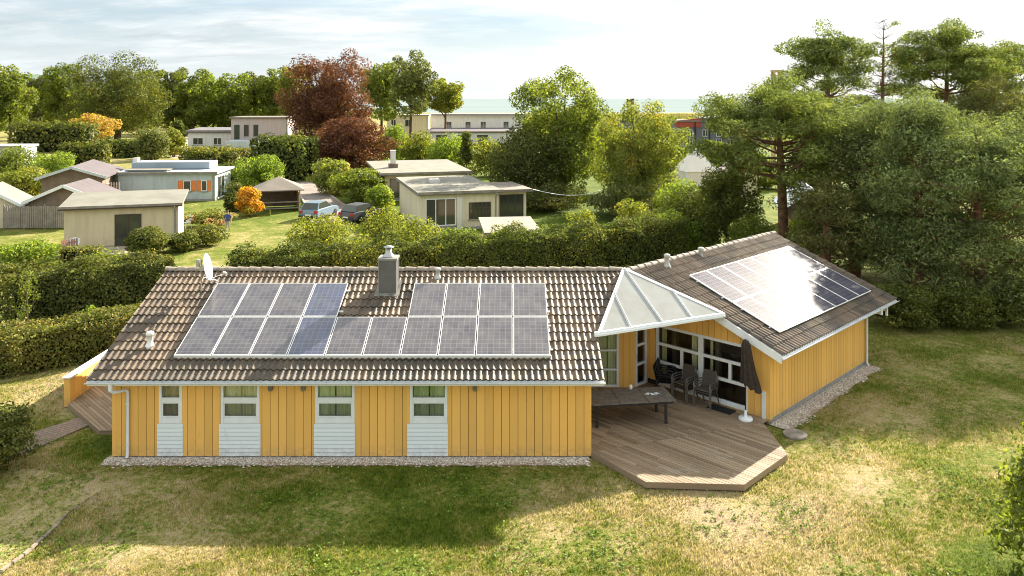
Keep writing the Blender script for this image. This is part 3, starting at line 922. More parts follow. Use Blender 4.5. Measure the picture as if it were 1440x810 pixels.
# gutters: half round channels
def gutter(m, u0, u1, parent=house):
    mb = MB(); n = 8; r = 0.062
    prof = [(r * math.cos(math.pi + math.pi * i / n), r * math.sin(math.pi + math.pi * i / n)) for i in range(n + 1)]
    inn = [(0.86 * a, 0.86 * b + 0.001) for a, b in reversed(prof)]
    ring = prof + inn
    k = len(ring)
    vs = [m @ Vector((u, y, z)) for u in (u0, u1) for (y, z) in ring]
    mb.add(vs, [(i, (i + 1) % k, k + (i + 1) % k, k + i) for i in range(k)] + [tuple(range(k - 1, -1, -1)), tuple(range(k, 2 * k))], 0)
    u = u0 + 0.3
    while u < u1:
        mb.box((u, -0.06, -0.004), (u + 0.02, 0.063, 0.006), m); u += 0.9
    return mb.build('gutter', M['gutter'], parent)
gutter(Matrix(((1, 0, 0, 0), (0, -1, 0, EY - 0.035), (0, 0, 1, ZE - 0.045), (0, 0, 0, 1))), XL - 0.02, 2.58)
gm = frame_m(W2(0, EW), (S2, S2, 0)); gm = gm @ Matrix.Translation((0, 0.045, ZE - 0.045))
gutter(gm, 22.45, 32.05)
# downpipes
def downpipe(pts, r=0.045):
    mb = MB(); mb.tube(pts, r, 10)
    for p in (pts[-2],):
        pass
    z = 0.5
    a, b = Vector(pts[-2]), Vector(pts[-3])
    for t in (0.15, 0.8):
        q = a.lerp(b, t); mb.tube([q - Vector((0, 0, 0.02)), q + Vector((0, 0, 0.02))], r * 1.2, 10)
    q = Vector(pts[0]); mb.tube([q + Vector((0, 0, 0.02)), q - Vector((0, 0, 0.2))], r * 1.35, 10)
    return mb.build('downpipe', M['gutter'], house)
downpipe([(-11.06, EY - 0.03, 2.24), (-11.06, EY - 0.02, 2.02), (-11.0, EY + 0.02, 1.97), (-10.82, 21.85, 1.94), (-10.76, 21.90, 1.90), (-10.76, 21.90, 0.14), (-10.76, 21.84, 0.05)])
downpipe([W2(30.33, EW + 0.04, 2.24), W2(30.33, EW + 0.03, 2.12), W2(30.33, WC + 0.13, 2.0), W2(30.33, WC + 0.10, 1.94), W2(30.33, WC + 0.10, 0.12), W2(30.33, WC + 0.16, 0.04)])

# ridge caps
def ridge(p0, p1):
    p0 = Vector(p0); p1 = Vector(p1); d = (p1 - p0); L = d.length; d.normalize()
    s = Vector((d.y, -d.x, 0)); mb = MB(); n = int(L / 0.40); g = L / n
    for i in range(n):
        a = p0 + d * (i * g); b = p0 + d * ((i + 1) * g + 0.03)
        for (q, rr, off) in ((0, 0.112, 0.02), (1, 0.095, 0.0)):
            pass
        ra, rb = 0.115, 0.098
        vs = []
        for (c, r_, up) in ((a, ra, 0.024), (b, rb, 0.006)):
            for k in range(9):
                t = math.pi * k / 8
                vs.append(c + s * (r_ * 1.15 * math.cos(t)) + Vector((0, 0, r_ * math.sin(t) * 0.95 - 0.03 + up)))
        mb.add(vs, [(k, k + 1, 10 + k, 9 + k) for k in range(8)] + [tuple(range(8, -1, -1)), tuple(range(9, 18))], 0)
    return mb.build('ridge_tiles', M['ridge'], house)
ridge((XL - 0.03, RY, ZR + 0.03), (3.72, RY, ZR + 0.03))
ridge(W2(21.2, RW, ZR + 0.03), W2(32.03, RW, ZR + 0.03))

# --- solar panels ------------------------------------------------------------------
def panel(cm):
    w, h = 1.048, 1.755
    fr = MB(); t = 0.02
    for a, b in (((0, 0, 0), (w, t, 0.042)), ((0, h - t, 0), (w, h, 0.042)), ((0, t, 0), (t, h - t, 0.0415)), ((w - t, t, 0), (w, h - t, 0.0415))):
        fr.box(a, b)
    o = fr.build('solar_panel', M['alu'])
    g = MB(); g.box((t, t, 0.004), (w - t, h - t, 0.036)); c = g.build('cell_sheet', cm); c.parent = o
    return o
def rail_roof(mt, y, x0, x1):
    mb = MB(); mb.box((x0, y - 0.02, 0.05), (x1, y + 0.02, 0.092), mt)
    n = int((x1 - x0) / 1.0)
    for i in range(n + 1):
        u = x0 + 0.2 + i * 1.0
        mb.box((u - 0.02, y - 0.06, 0.0), (u + 0.02, y + 0.02, 0.052), mt)
    return mb.build('mounting_rail', M['alu'], house)
pm = {k: panel(M[k]) for k in ('cells_purple', 'cells_blue', 'cells_wing')}
def place_panel(proto, mt, x, y, first):
    o = proto if first else copy_tree(proto)
    o.parent = house; o.matrix_parent_inverse = WORLD[house.name]
    o.matrix_basis = mt @ Matrix.Translation((x, y, 0.095))
    return o
mt = Matrix(((1, 0, 0, 0), (0, C_, -S_, EY), (0, S_, C_, ZE), (0, 0, 0, 1)))
used = set()
spots = [(i, 0) for i in range(10)] + [(i, 1) for i in (0, 1, 2, 3, 6, 7, 8, 9)]
for i, r in spots:
    kind = 'cells_blue' if (i, r) in ((3, 0), (3, 1)) else 'cells_purple'
    place_panel(pm[kind], mt, -9.66 + i * 1.078, 0.89 + r * 1.795, kind not in used); used.add(kind)
for y in (1.2, 2.3): rail_roof(mt, y, -9.72, 1.18)
for y in (3.0, 4.1):
    rail_roof(mt, y, -9.72, -5.25); rail_roof(mt, y, -3.25, 1.18)
lw = MB(); lw.box((-9.66, 0.86, 0.02), (1.12, 0.885, 0.125), mt); lw.build('mounting_rail', M['alu'], house)
ow = W2(0, EW, ZE); yd = Vector((-S2 * C_, S2 * C_, S_)); xd = Vector((S2, S2, 0)); zd = xd.cross(yd)
mw = Matrix(((xd.x, yd.x, zd.x, ow.x), (xd.y, yd.y, zd.y, ow.y), (xd.z, yd.z, zd.z, ow.z), (0, 0, 0, 1)))
def on_wing(px, py, lift=0.12):
    """photo pixel -> local (x,y) on the wing's lawn-side slope"""
    o = Vector((0, 0, HC)); d = Vector(((px - 720) / F, 1.0, -(py - HOR) / F))
    p0 = ow + zd * lift
    t = (p0 - o).dot(zd) / d.dot(zd)
    q = o + d * t - ow
    return q.dot(xd), q.dot(yd)
print('wing panel corners', [tuple(round(v, 2) for v in on_wing(*c)) for c in ((957, 388), (1109, 343), (1225.5, 402.6), (1087, 468.5))])
WPX0, WPN, WPY = 23.55, 7, 0.70
WPP = 1.078
for r in range(2):
    for i in range(WPN):
        place_panel(pm['cells_wing'], mw, WPX0 + i * WPP, WPY + r * 1.795, 'cells_wing' not in used); used.add('cells_wing')
for y in (WPY + 0.35, WPY + 1.4, WPY + 2.15, WPY + 3.2): rail_roof(mw, y, WPX0 - 0.06, WPX0 + WPN * WPP + 0.04)

# --- things fixed to the roof -------------------------------------------------------
ch = MB(); cx0, cx1, cy0, cy1 = -4.31, -3.74, 25.25, 25.82
ch.box((cx0, cy0, 3.4), (cx1, cy1, 4.86))
chim = ch.build('chimney', simple('chimney_cladding', (0.115, 0.11, 0.105), 0.5, 0.15, 3.0), house)
t_ = MB()
for (x, y) in ((cx0, cy0), (cx1, cy0), (cx0, cy1), (cx1, cy1)):
    t_.box((x - 0.012, y - 0.012, 3.5), (x + 0.012, y + 0.012, 4.857))
t_.box((cx0 - 0.03, cy0 - 0.03, 4.862), (cx1 + 0.03, cy1 + 0.03, 4.93))
t_.build('cap', simple('chimney_trim', (0.24, 0.235, 0.22), 0.5, 0.1, 4.0), chim)
cw = MB(); mc = Matrix.Translation(((cx0 + cx1) / 2, (cy0 + cy1) / 2, 4.93))
cw.lathe([(0.20, 0.0), (0.19, 0.03), (0.11, 0.12), (0.10, 0.26), (0.06, 0.27)], 16, mc)
cw.lathe([(0.15, 0.30), (0.17, 0.31), (0.17, 0.325), (0.03, 0.37), (0.0, 0.372)], 16, mc)
for k in range(3):
    a = k * 2.1; cw.bar(mc @ Vector((0.09 * math.cos(a), 0.09 * math.sin(a), 0.25)), mc @ Vector((0.12 * math.cos(a), 0.12 * math.sin(a), 0.315)), 0.015, 0.015)
cw.build('cowl', M['zinc'], chim)
fl_ = MB(); 
def on_main(x, y, dz=0.0): return Vector((x, y, ZE + (y - EY) * TANP + dz))
fl_.add([on_main(cx0 - 0.12, cy0 - 0.16, 0.075), on_main(cx1 + 0.12, cy0 - 0.16, 0.075), on_main(cx1 + 0.1, cy1 + 0.1, 0.085), on_main(cx0 - 0.1, cy1 + 0.1, 0.085)], [(0, 1, 2, 3)])
fl_.build('flashing', simple('lead_flashing', (0.19, 0.175, 0.155), 0.6, 0.5, 5.0), chim)

def vent(x, y, base_z, h, r, mat='alu'):
    mb = MB(); m_ = Matrix.Translation((x, y, base_z))
    mb.lathe([(r * 1.9, -0.06), (r * 1.5, 0.02), (r * 1.1, 0.08), (r, 0.1), (r, h * 0.72), (r * 1.25, h * 0.74), (r * 1.35, h * 0.8), (r * 1.35, h * 0.93), (r * 0.9, h), (0, h * 1.01)], 14, m_)
    return mb.build('vent_pipe', M[mat], house)
M['ventgrey'] = simple('vent_plastic', (0.45, 0.44, 0.41), 0.5, 0.15)
vent(-10.6, 22.9, 2.85, 0.42, 0.085)
vent(-2.48, 26.15, 4.10, 0.33, 0.075, 'ventgrey')
pv = [P(938, 366, 27.6), P(985.5, 356, 29.3)]
for p in pv: vent(p.x, p.y, p.z - 0.2, 0.42, 0.085, 'ventgrey')

# satellite dish on its mast
sd = MB()
sd.tube([(-10.09, 25.4, 3.70), (-10.09, 25.4, 4.86)], 0.024, 8)
sd.tube([(-10.09, 25.4, 4.3), (-9.78, 25.95, 4.05)], 0.014, 6)
sd.box((-10.24, 25.34, 4.62), (-10.14, 25.46, 4.86)); sd.box((-10.14, 25.36, 4.5), (-9.95, 25.44, 4.68))
dish = sd.build('satellite_dish', M['zinc'], house)
dn = Vector((0.97, 0.07, 0.20)).normalized()
a1 = dn.cross(Vector((0, 0, 1))).normalized(); a2 = a1.cross(dn)
dc = Vector((-9.86, 25.36, 4.63))
rf = MB(); rings = []
for (r_, dd) in ((0.0, -0.085), (0.12, -0.08), (0.24, -0.062), (0.34, -0.03), (0.41, 0.0), (0.42, 0.012), (0.41, 0.014), (0.33, -0.015), (0.2, -0.055), (0.0, -0.07)):
    rings.append([dc + dn * dd + a1 * (r_ * math.cos(2 * math.pi * k / 28)) * 0.93 + a2 * (r_ * math.sin(2 * math.pi * k / 28)) * 1.07 for k in range(28)])
vs = [q for g in rings for q in g]
rf.add(vs, [(i * 28 + k, i * 28 + (k + 1) % 28, (i + 1) * 28 + (k + 1) % 28, (i + 1) * 28 + k) for i in range(9) for k in range(28)], 0, True)
rf.build('reflector', simple('dish_grey', (0.50, 0.50, 0.49), 0.5, 0.05), dish)
fa = MB(); lo = dc - a2 * (-0.42); lo = dc + Vector((0, 0, -0.40)); tip = dc + dn * 0.62 + Vector((0, 0, -0.33))
fa.tube([lo, tip], 0.013, 6); fa.tube([tip + dn * -0.02 + Vector((0, 0, 0.0)), tip - dn * 0.13 + Vector((0, 0, 0.06))], 0.035, 8)
fa.build('feed_arm', M['alu'], dish)

# small grey boxes under the eave
for p in (381.7, 427.3, 668.0):
    mb = MB(); x = px_x(p); mb.box((x - 0.06, 21.88, 1.92), (x + 0.06, 21.97, 2.06)); mb.box((x - 0.04, 21.86, 1.90), (x + 0.04, 21.90, 1.98))
    mb.build('eave_lamp', simple('lamp_grey', (0.22, 0.19, 0.13), 0.6), house)

# --- glass canopy in the corner between the two roofs --------------------------------
LFT = Vector((2.60, 23.33, 3.10)); TIP = W2(22.46, EW - 0.40 * 5.03, 3.21); APX = Vector((3.76, 26.33, 4.36))
cf = MB()
nrm = (TIP - LFT).cross(APX - LFT).normalized()
if nrm.z < 0: nrm = -nrm
def cbar(a, b, w, h, off=0.0): cf.bar(a + nrm * off, b + nrm * off, w, h, nrm)
cbar(LFT, APX, 0.10, 0.07); cbar(TIP, APX, 0.10, 0.07)
cf.bar(LFT + Vector((-0.14, -0.06, -0.03)), TIP + Vector((0.05, -0.02, -0.03)), 0.10, 0.13)
cf.bar(LFT + Vector((-0.14, -0.13, -0.05)), TIP + Vector((0.05, -0.09, -0.05)), 0.07, 0.06)
def proj(p): return (720 + p.x / p.y * F, HOR + (HC - p.z) / p.y * F)
def at_px(a, b, px):
    lo_, hi_ = 0.0, 1.0
    s = 1 if proj(b)[0] > proj(a)[0] else -1
    for _ in range(40):
        m_ = (lo_ + hi_) / 2
        if (proj(a.lerp(b, m_))[0] - px) * s < 0: lo_ = m_
        else: hi_ = m_
    return a.lerp(b, lo_)
raf = [(at_px(LFT, APX, 863.5), at_px(LFT, TIP, 886.5)), (APX.lerp(at_px(LFT, TIP, 931.5), 0.02), at_px(LFT, TIP, 931.5)), (at_px(TIP, APX, 945), at_px(LFT, TIP, 972.8))]
for a, b in raf: cbar(a, b, 0.055, 0.075, 0.01)
canopy = cf.build('canopy', M['white'], house)
gs = MB()
for a, b in raf: gs.bar(a + nrm * 0.051, b + nrm * 0.051, 0.018, 0.006, nrm)
gs.build('seal', M['darkmetal'], canopy)
for poly in ([LFT, raf[0][1], raf[0][0]], [raf[0][1], raf[1][1], APX, raf[0][0]], [raf[1][1], raf[2][1], raf[2][0], APX], [raf[2][1], TIP, raf[2][0]]):
    g = MB(); cen = sum(poly, Vector()) / len(poly)
    up = [p.lerp(cen, 0.004) + nrm * 0.018 for p in poly]; dn_ = [p.lerp(cen, 0.004) + nrm * 0.002 for p in poly]
    n = len(poly)
    g.add(up + dn_, [tuple(range(n)), tuple(range(2 * n - 1, n - 1, -1))] + [(i, n + i, n + (i + 1) % n, (i + 1) % n) for i in range(n)])
    g.build('pane', M['milk'], canopy)
# ------------------------------------------------------------------ ground
DRY = [(45, 130, 95, -0.30), (-9, 16.6, 4.5, 0.14), (5, 18.8, 3.2, 0.28), (9.3, 20.2, 2.8, 0.20), (1.2, 16.8, 3.0, -0.06), (11.5, 17.3, 4.4, -0.20), (14.5, 21.0, 4.0, -0.12),
       (-3.0, 19.8, 4.5, -0.20), (-12.8, 20.5, 2.6, 0.08), (-11.9, 22.8, 1.5, -0.30), (-15.3, 27.4, 3.0, 0.24), (11.5, 25.2, 2.4, 0.10), (17, 31, 4, -0.1),
       (-8, 75, 55, -0.24), (-15.0, 43.0, 7.0, 0.62), (-17, 58, 9, 0.12), (-29, 57, 8, 0.05), (6, 66, 8, -0.2), (9.5, 16.5, 2.2, -0.04)]
def lawn_color(nt, bright=1.0):
    pos = nd(nt, 'ShaderNodeNewGeometry').outputs['Position']
    n1 = noise(nt, pos, 0.42, 5, 0.62, 0.6)
    n2 = noise(nt, pos, 2.6, 5, 0.7, 0.4)
    n3 = noise(nt, pos, 9.0, 4, 0.75)
    v = mth(nt, 'ADD', mth(nt, 'MULTIPLY', n1, 0.75), mth(nt, 'ADD', mth(nt, 'MULTIPLY', n2, 0.62), mth(nt, 'MULTIPLY', n3, 0.80)))
    for x, y, r, a in DRY:
        dst = nd(nt, 'ShaderNodeVectorMath', {0: pos, 1: (x, y, 0)}, operation='DISTANCE').outputs['Value']
        v = mth(nt, 'ADD', v, mapr(nt, dst, 0.0, r, a, 0.0))
    ramp = nt.nodes.new('ShaderNodeValToRGB')
    cr = ramp.color_ramp
    stops = [(0.0, (0.080, 0.125, 0.016)), (0.26, (0.150, 0.205, 0.026)), (0.46, (0.265, 0.275, 0.055)), (0.64, (0.47, 0.39, 0.17)), (0.84, (0.61, 0.49, 0.29)), (1.0, (0.47, 0.35, 0.21))]
    while len(cr.elements) < len(stops): cr.elements.new(0.5)
    for e, (p, c) in zip(cr.elements, stops):
        e.position = p; e.color = c4(tuple(q * bright for q in c))
    nt.links.new(mapr(nt, v, 0.70, 1.41), ramp.inputs[0])
    return ramp.outputs[0], n3, pos

m, nt, out = new_mat('lawn')
col, n3, pos = lawn_color(nt, 0.82)
soil = mapr(nt, noise(nt, pos, 5.5, 5, 0.75), 0.62, 0.74, 0, 0.35)
col = mixc(nt, soil, col, (0.24, 0.17, 0.10))
fine = noise(nt, pos, 34, 3, 0.7)
col = mixc(nt, mapr(nt, fine, 0.35, 0.65), mixc(nt, 1.0, col, (0.62, 0.62, 0.6), 'MULTIPLY'), col)
princ(nt, out, col, 0.95, 0.1, normal=bump(nt, mth(nt, 'ADD', fine, n3), 0.8, 0.05))
M['lawn'] = m

m, nt, out = new_mat('grass_blades')
col, n3, pos = lawn_color(nt, 1.0)
rnd = nd(nt, 'ShaderNodeAttribute', attribute_name='rnd').outputs['Fac']
col = mixc(nt, rnd, mixc(nt, 1.0, col, (0.52, 0.58, 0.45), 'MULTIPLY'), mixc(nt, 1.0, col, (1.25, 1.2, 1.1), 'MULTIPLY'))
d = nd(nt, 'ShaderNodeBsdfDiffuse', {'Color': col}); t = nd(nt, 'ShaderNodeBsdfTranslucent', {'Color': col})
s = nd(nt, 'ShaderNodeMixShader', {0: 0.4, 1: d.outputs[0], 2: t.outputs[0]}); nt.links.new(s.outputs[0], out.inputs[0])
M['blades'] = m

def axis_vals():
    xs = [-1500, -800, -400, -200, -110, -70, -50, -40] + [-32 + 0.8 * i for i in range(81)] + [40, 50, 70, 110, 200, 400, 800, 1500]
    ys = [-60, -20, 0, 6, 10] + [13 + 0.6 * i for i in range(60)] + [52, 58, 66, 76, 90, 110, 140, 180, 240, 320, 420, 500, 575]
    return xs, ys
xs, ys = axis_vals()
g = MB()
def gzz(x, y):
    n = 0.02 * (math.sin(x * 1.3 + y * 0.7) + math.sin(y * 1.9 - x * 0.6) + math.sin(x * 2.7 + 1.0) * 0.5) if (abs(x) < 34 and 12 < y < 50) else 0
    near = 1.0
    if -11.9 < x < 2.9 and 21.2 < y < 32 or (2 < x < 16 and y > 20 and x - y > -23.5 and x - y < -15.0): near = 0.0
    return gz(x, y) + n * near - 0.02
nx = len(xs)
g.add([(x, y, gzz(x, y)) for y in ys for x in xs], [(j * nx + i, j * nx + i + 1, (j + 1) * nx + i + 1, (j + 1) * nx + i) for j in range(len(ys) - 1) for i in range(nx - 1)], 0, True)
struct('ground', g, M['lawn'])

# sea to the horizon
m, nt, out = new_mat('sea_water')
co = objco(nt)
st = nd(nt, 'ShaderNodeMapping', {'Vector': co, 'Scale': (0.002, 0.012, 1)}).outputs[0]
col = mixc(nt, mapr(nt, noise(nt, st, 1.0, 4), 0.3, 0.7), (0.185, 0.232, 0.235), (0.228, 0.268, 0.268))
princ(nt, out, col, 1.0, 0.0, normal=bump(nt, noise(nt, nd(nt, 'ShaderNodeMapping', {'Vector': co, 'Scale': (0.05, 0.2, 1)}).outputs[0], 1.0, 3), 0.5, 0.5))
M['sea'] = m
s_ = MB(); s_.add([(-40000, 560, -0.6), (40000, 560, -0.6), (40000, 45000, -0.6), (-40000, 45000, -0.6)], [(0, 1, 2, 3)])
struct('sea', s_, M['sea'])
# low wooded hill far to the left
hl = MB(); n = 40
vs = []
for i in range(n + 1):
    x = -1100 + i * 22
    h = 38 * math.exp(-((x + 640) / 190.0) ** 2) + 3 * math.sin(i * 1.7) + 4
    for (yy, k) in ((760, 0.0), (860, 0.8), (980, 1.0), (1150, 0.6), (1300, 0.0)):
        vs.append((x, yy, -2 + h * k))
hl.add(vs, [(i * 5 + j, (i + 1) * 5 + j, (i + 1) * 5 + j + 1, i * 5 + j + 1) for i in range(n) for j in range(4)], 0, True)
struct('hill', hl, simple('hill_woods', (0.12, 0.17, 0.14), 0.95, 0.3, 0.05, 0.1))

# grass (stuff): short blades on the nearer lawn
def inside(poly, x, y):
    c = False; n = len(poly); j = n - 1
    for i in range(n):
        if (poly[i][1] > y) != (poly[j][1] > y) and x < (poly[j][0] - poly[i][0]) * (y - poly[i][1]) / (poly[j][1] - poly[i][1]) + poly[i][0]:
            c = not c
        j = i
    return c
DECK = [(2.232, 22.0), (3.48, 20.28), (5.98, 20.14), (7.70, 21.86), (7.70, 23.98), W2(SG - 0.04, WC - 0.02)[:2], W2(SG - 0.04, WD)[:2], W2(SD0 - 0.02, WD + 0.01)[:2], (2.232, 26.90)]
DECK2 = [(-14.46, 25.5), (-12.35, 23.42), (-11.235, 23.42), (-11.235, 30.0), (-14.46, 30.0)]
PATH = [(-13.45, 25.05), (-12.98, 24.30), (-13.75, 22.45), (-15.0, 20.2), (-16.2, 20.6), (-14.75, 23.1)]
rng = np.random.default_rng(11)
N = 420000
yy = 14.5 + (37 - 14.5) * rng.random(N) ** 1.6
xx = (rng.random(N) * 2 - 1) * (yy * 0.70)
keep = np.ones(N, bool)
keep &= ~((xx > -11.45) & (xx < 2.3) & (yy > 21.5) & (yy < 32))
sw = (xx + yy) * S2; ww = (xx - yy) * S2
keep &= ~((sw > 22.0) & (sw < 30.7) & (ww > -21) & (ww < -10.95))
keep &= ~((xx > -14.6) & (xx < -11.2) & (yy > 24.6) & (yy < 30.5))
for poly in (DECK, DECK2, PATH):
    bx = np.array(poly)
    cand = np.where(keep & (xx > bx[:, 0].min()) & (xx < bx[:, 0].max()) & (yy > bx[:, 1].min()) & (yy < bx[:, 1].max()))[0]
    for i in cand:
        if inside(poly, xx[i], yy[i]): keep[i] = False
xx = xx[keep]; yy = yy[keep]; n = len(xx)
zz = np.array([gz(a, b) for a, b in zip(xx, yy)])
ang = rng.random(n) * 6.283
hgt = 0.018 + 0.042 * rng.random(n) ** 1.3; wd = 0.008 + 0.010 * rng.random(n)
lean = rng.normal(size=(n, 2)) * 0.025
v = np.empty((n, 3, 3), np.float32)
v[:, 0, 0] = xx - np.cos(ang) * wd; v[:, 0, 1] = yy - np.sin(ang) * wd; v[:, 0, 2] = zz - 0.03
v[:, 1, 0] = xx + np.cos(ang) * wd; v[:, 1, 1] = yy + np.sin(ang) * wd; v[:, 1, 2] = zz - 0.03
v[:, 2, 0] = xx + lean[:, 0]; v[:, 2, 1] = yy + lean[:, 1]; v[:, 2, 2] = zz + hgt
me = bpy.data.meshes.new('grass')
me.vertices.add(n * 3); me.vertices.foreach_set('co', v.ravel())
me.loops.add(n * 3); me.loops.foreach_set('vertex_index', np.arange(n * 3, dtype=np.int32))
me.polygons.add(n); me.polygons.foreach_set('loop_start', np.arange(n, dtype=np.int32) * 3)
me.materials.append(M['blades'])
at = me.attributes.new('rnd', 'FLOAT', 'FACE'); at.data.foreach_set('value', rng.random(n).astype(np.float32))
me.update(calc_edges=True)
o = bpy.data.objects.new('grass', me); COL.objects.link(o); tag(o, 'short patchy grass of the lawn, green and straw coloured', 'grass', None, 'stuff')

rg_ = np.random.default_rng(5)
m_ = 26000
wy = 14.8 + 21 * rg_.random(m_) ** 1.5; wx = (rg_.random(m_) * 2 - 1) * wy * 0.7
fld = np.sin(wx * 1.1 + 0.7 * wy) + np.sin(wy * 1.9 - wx * 0.5) + np.sin(wx * 2.7 + 1.3) * 0.8 + rg_.normal(size=m_) * 0.7
ok = (fld > 0.75) & ~((wx > -11.6) & (wx < 2.4) & (wy > 21.3)) & ~(((wx + wy) * S2 > 22.0) & ((wx - wy) * S2 > -22) & ((wx - wy) * S2 < -10.8) & ((wx + wy) * S2 < 30.8)) & ~((wx > -14.7) & (wx < -11.2) & (wy > 23.3))
ok &= ~((wx > 2.0) & (wx < 7.9) & (wy > 20.0))
wx = wx[ok]; wy = wy[ok]; k_ = len(wx)
rep = 4
cx_ = np.repeat(wx, rep) + rg_.normal(size=k_ * rep) * 0.035; cy_ = np.repeat(wy, rep) + rg_.normal(size=k_ * rep) * 0.035
cen = np.column_stack([cx_, cy_, np.array([gz(a, b) for a, b in zip(cx_, cy_)]) + 0.02 + 0.04 * rg_.random(k_ * rep)])
nor = rg_.normal(size=(k_ * rep, 3)) * 0.45 + np.array([0, 0, 1.0])
tan = rg_.normal(size=(k_ * rep, 3)); tan -= nor * (np.sum(tan * nor, 1) / np.sum(nor * nor, 1))[:, None]
L_ = 0.035 + 0.05 * rg_.random(k_ * rep)
me = leaf_mesh('clover', cen, tan, nor, L_, L_ * 0.7, rg_.random(k_ * rep), [leafmat('clover_leaves', (0.085, 0.14, 0.018), (0.19, 0.26, 0.035), None, 0, 0.3, 0.8)])
o = bpy.data.objects.new('clover', me); COL.objects.link(o); tag(o, 'small green clover and weeds scattered through the lawn', 'weeds', None, 'stuff')

# gravel (stuff): washed stones along the walls
m, nt, out = new_mat('gravel_stones')
isl = nd(nt, 'ShaderNodeNewGeometry').outputs['Random Per Island']
ramp = nt.nodes.new('ShaderNodeValToRGB'); cr = ramp.color_ramp
for p, c in ((0.25, (0.46, 0.36, 0.28)), (0.5, (0.62, 0.56, 0.48)), (0.75, (0.34, 0.31, 0.29))): e = cr.elements.new(p); e.color = c4(c)
cr.elements[0].color = c4((0.20, 0.16, 0.13)); cr.elements[-1].color = c4((0.85, 0.80, 0.72))
nt.links.new(isl, ramp.inputs[0]); princ(nt, out, ramp.outputs[0], 0.8, 0.3)
M['stones'] = m
gv = MB(); r_ = random.Random(3)
def stone(x, y, z, s):
    a = r_.random() * 6.28; c, sn = math.cos(a), math.sin(a)
    k = [0.8 + 0.5 * r_.random() for _ in range(6)]
    pts = [(s * k[0], 0, 0), (0, s * 0.75 * k[1], 0), (-s * k[2], 0, 0), (0, -s * 0.75 * k[3], 0), (0, 0, s * 0.6 * k[4]), (0, 0, -s * 0.5)]
    gv.add([(x + p[0] * c - p[1] * sn, y + p[0] * sn + p[1] * c, z + p[2]) for p in pts],
           [(0, 1, 4), (1, 2, 4), (2, 3, 4), (3, 0, 4), (1, 0, 5), (2, 1, 5), (3, 2, 5), (0, 3, 5)])
for _ in range(7500):
    x = r_.uniform(-11.35, 2.15); y = 21.99 - abs(r_.gauss(0, 0.22))
    if y < 21.42 + 0.08 * math.sin(x * 3) + 0.06 * math.sin(x * 7.1): continue
    stone(x, y, gz(x, y) + 0.008, r_.uniform(0.02, 0.042))
for _ in range(5500):
    s = r_.uniform(22.75, 30.4); w = -11.47 + abs(r_.gauss(0, 0.36))
    lim = 0.75 if s < 24.4 else 0.55
    if w > -11.47 + lim + 0.1 * math.sin(s * 4): continue
    p = W2(s, w)
    if inside(DECK, p.x, p.y): continue
    stone(p.x, p.y, 0.008, r_.uniform(0.02, 0.045))
o = gv.build('gravel', M['stones']); tag(o, 'washed gravel strip along the foot of the yellow walls', 'gravel', None, 'stuff')
gb = MB()
gb.add([(X0 - 0.15, 21.5, 0.004), (2.15, 21.5, 0.004), (2.15, 22.1, 0.004), (X0 - 0.15, 22.1, 0.004)], [(0, 1, 2, 3)])
q = [W2(22.75, -11.6, 0.006), W2(22.75, -10.85, 0.006), W2(24.5, -10.85, 0.006), W2(30.5, -11.0, 0.006), W2(30.5, -11.6, 0.006)]
gb.add(q, [(0, 1, 2, 3, 4)])
struct('gravel_bed', gb, simple('gravel_sand', (0.34, 0.27, 0.20), 0.95, 0.35, 9.0, 0.1, 0, 0.6, 40))

# brick path by the small deck
m, nt, out = new_mat('path_bricks')
co = objco(nt)
br = nd(nt, 'ShaderNodeTexBrick', {'Vector': nd(nt, 'ShaderNodeMapping', {'Vector': co, 'Rotation': (0, 0, R(25))}).outputs[0], 'Color1': (0.30, 0.20, 0.155, 1), 'Color2': (0.22, 0.17, 0.14, 1), 'Mortar': (0.10, 0.09, 0.06, 1), 'Scale': 1.0, 'Mortar Size': 0.008, 'Brick Width': 0.21, 'Row Height': 0.105})
col = mixc(nt, mapr(nt, noise(nt, co, 3, 4, 0.7), 0.5, 0.7, 0, 0.6), br.outputs[0], (0.20, 0.19, 0.11))
princ(nt, out, col, 0.9, 0.2)
M['bricks'] = m
pt = MB(); pt.slab([Vector((x, y, gz(x, y) + 0.025)) for x, y in PATH], 0.08); struct('path', pt, M['bricks'])

# grass pavers and their curved stone edging, near left corner
m, nt, out = new_mat('grass_pavers')
col, n3, pos = lawn_color(nt, 0.82)
br = nd(nt, 'ShaderNodeTexBrick', {'Vector': nd(nt, 'ShaderNodeMapping', {'Vector': pos, 'Rotation': (0, 0, R(28))}).outputs[0], 'Color1': (0.30, 0.25, 0.20, 1), 'Color2': (0.24, 0.20, 0.16, 1), 'Mortar': (0, 0, 0, 1), 'Scale': 1.0, 'Mortar Size': 0.05, 'Mortar Smooth': 0.6, 'Brick Width': 0.30, 'Row Height': 0.20})
f = mth(nt, 'MULTIPLY', mth(nt, 'SUBTRACT', 1.0, br.outputs['Fac']), mapr(nt, noise(nt, pos, 1.6, 4, 0.7), 0.44, 0.66, 0.0, 0.6))
dst = nd(nt, 'ShaderNodeVectorMath', {0: pos, 1: (-14.2, 17.6, 0)}, operation='DISTANCE').outputs['Value']
f = mth(nt, 'MULTIPLY', f, mapr(nt, dst, 1.0, 4.6, 1.0, 0.0))
col = mixc(nt, f, col, br.outputs[0])
fine = noise(nt, pos, 34, 3, 0.7)
col = mixc(nt, mapr(nt, fine, 0.35, 0.65), mixc(nt, 1.0, col, (0.62, 0.62, 0.6), 'MULTIPLY'), col)
princ(nt, out, col, 0.95, 0.1, normal=bump(nt, mth(nt, 'ADD', n3, f), 0.8, 0.04))
M['pavers'] = m
pv_ = MB()
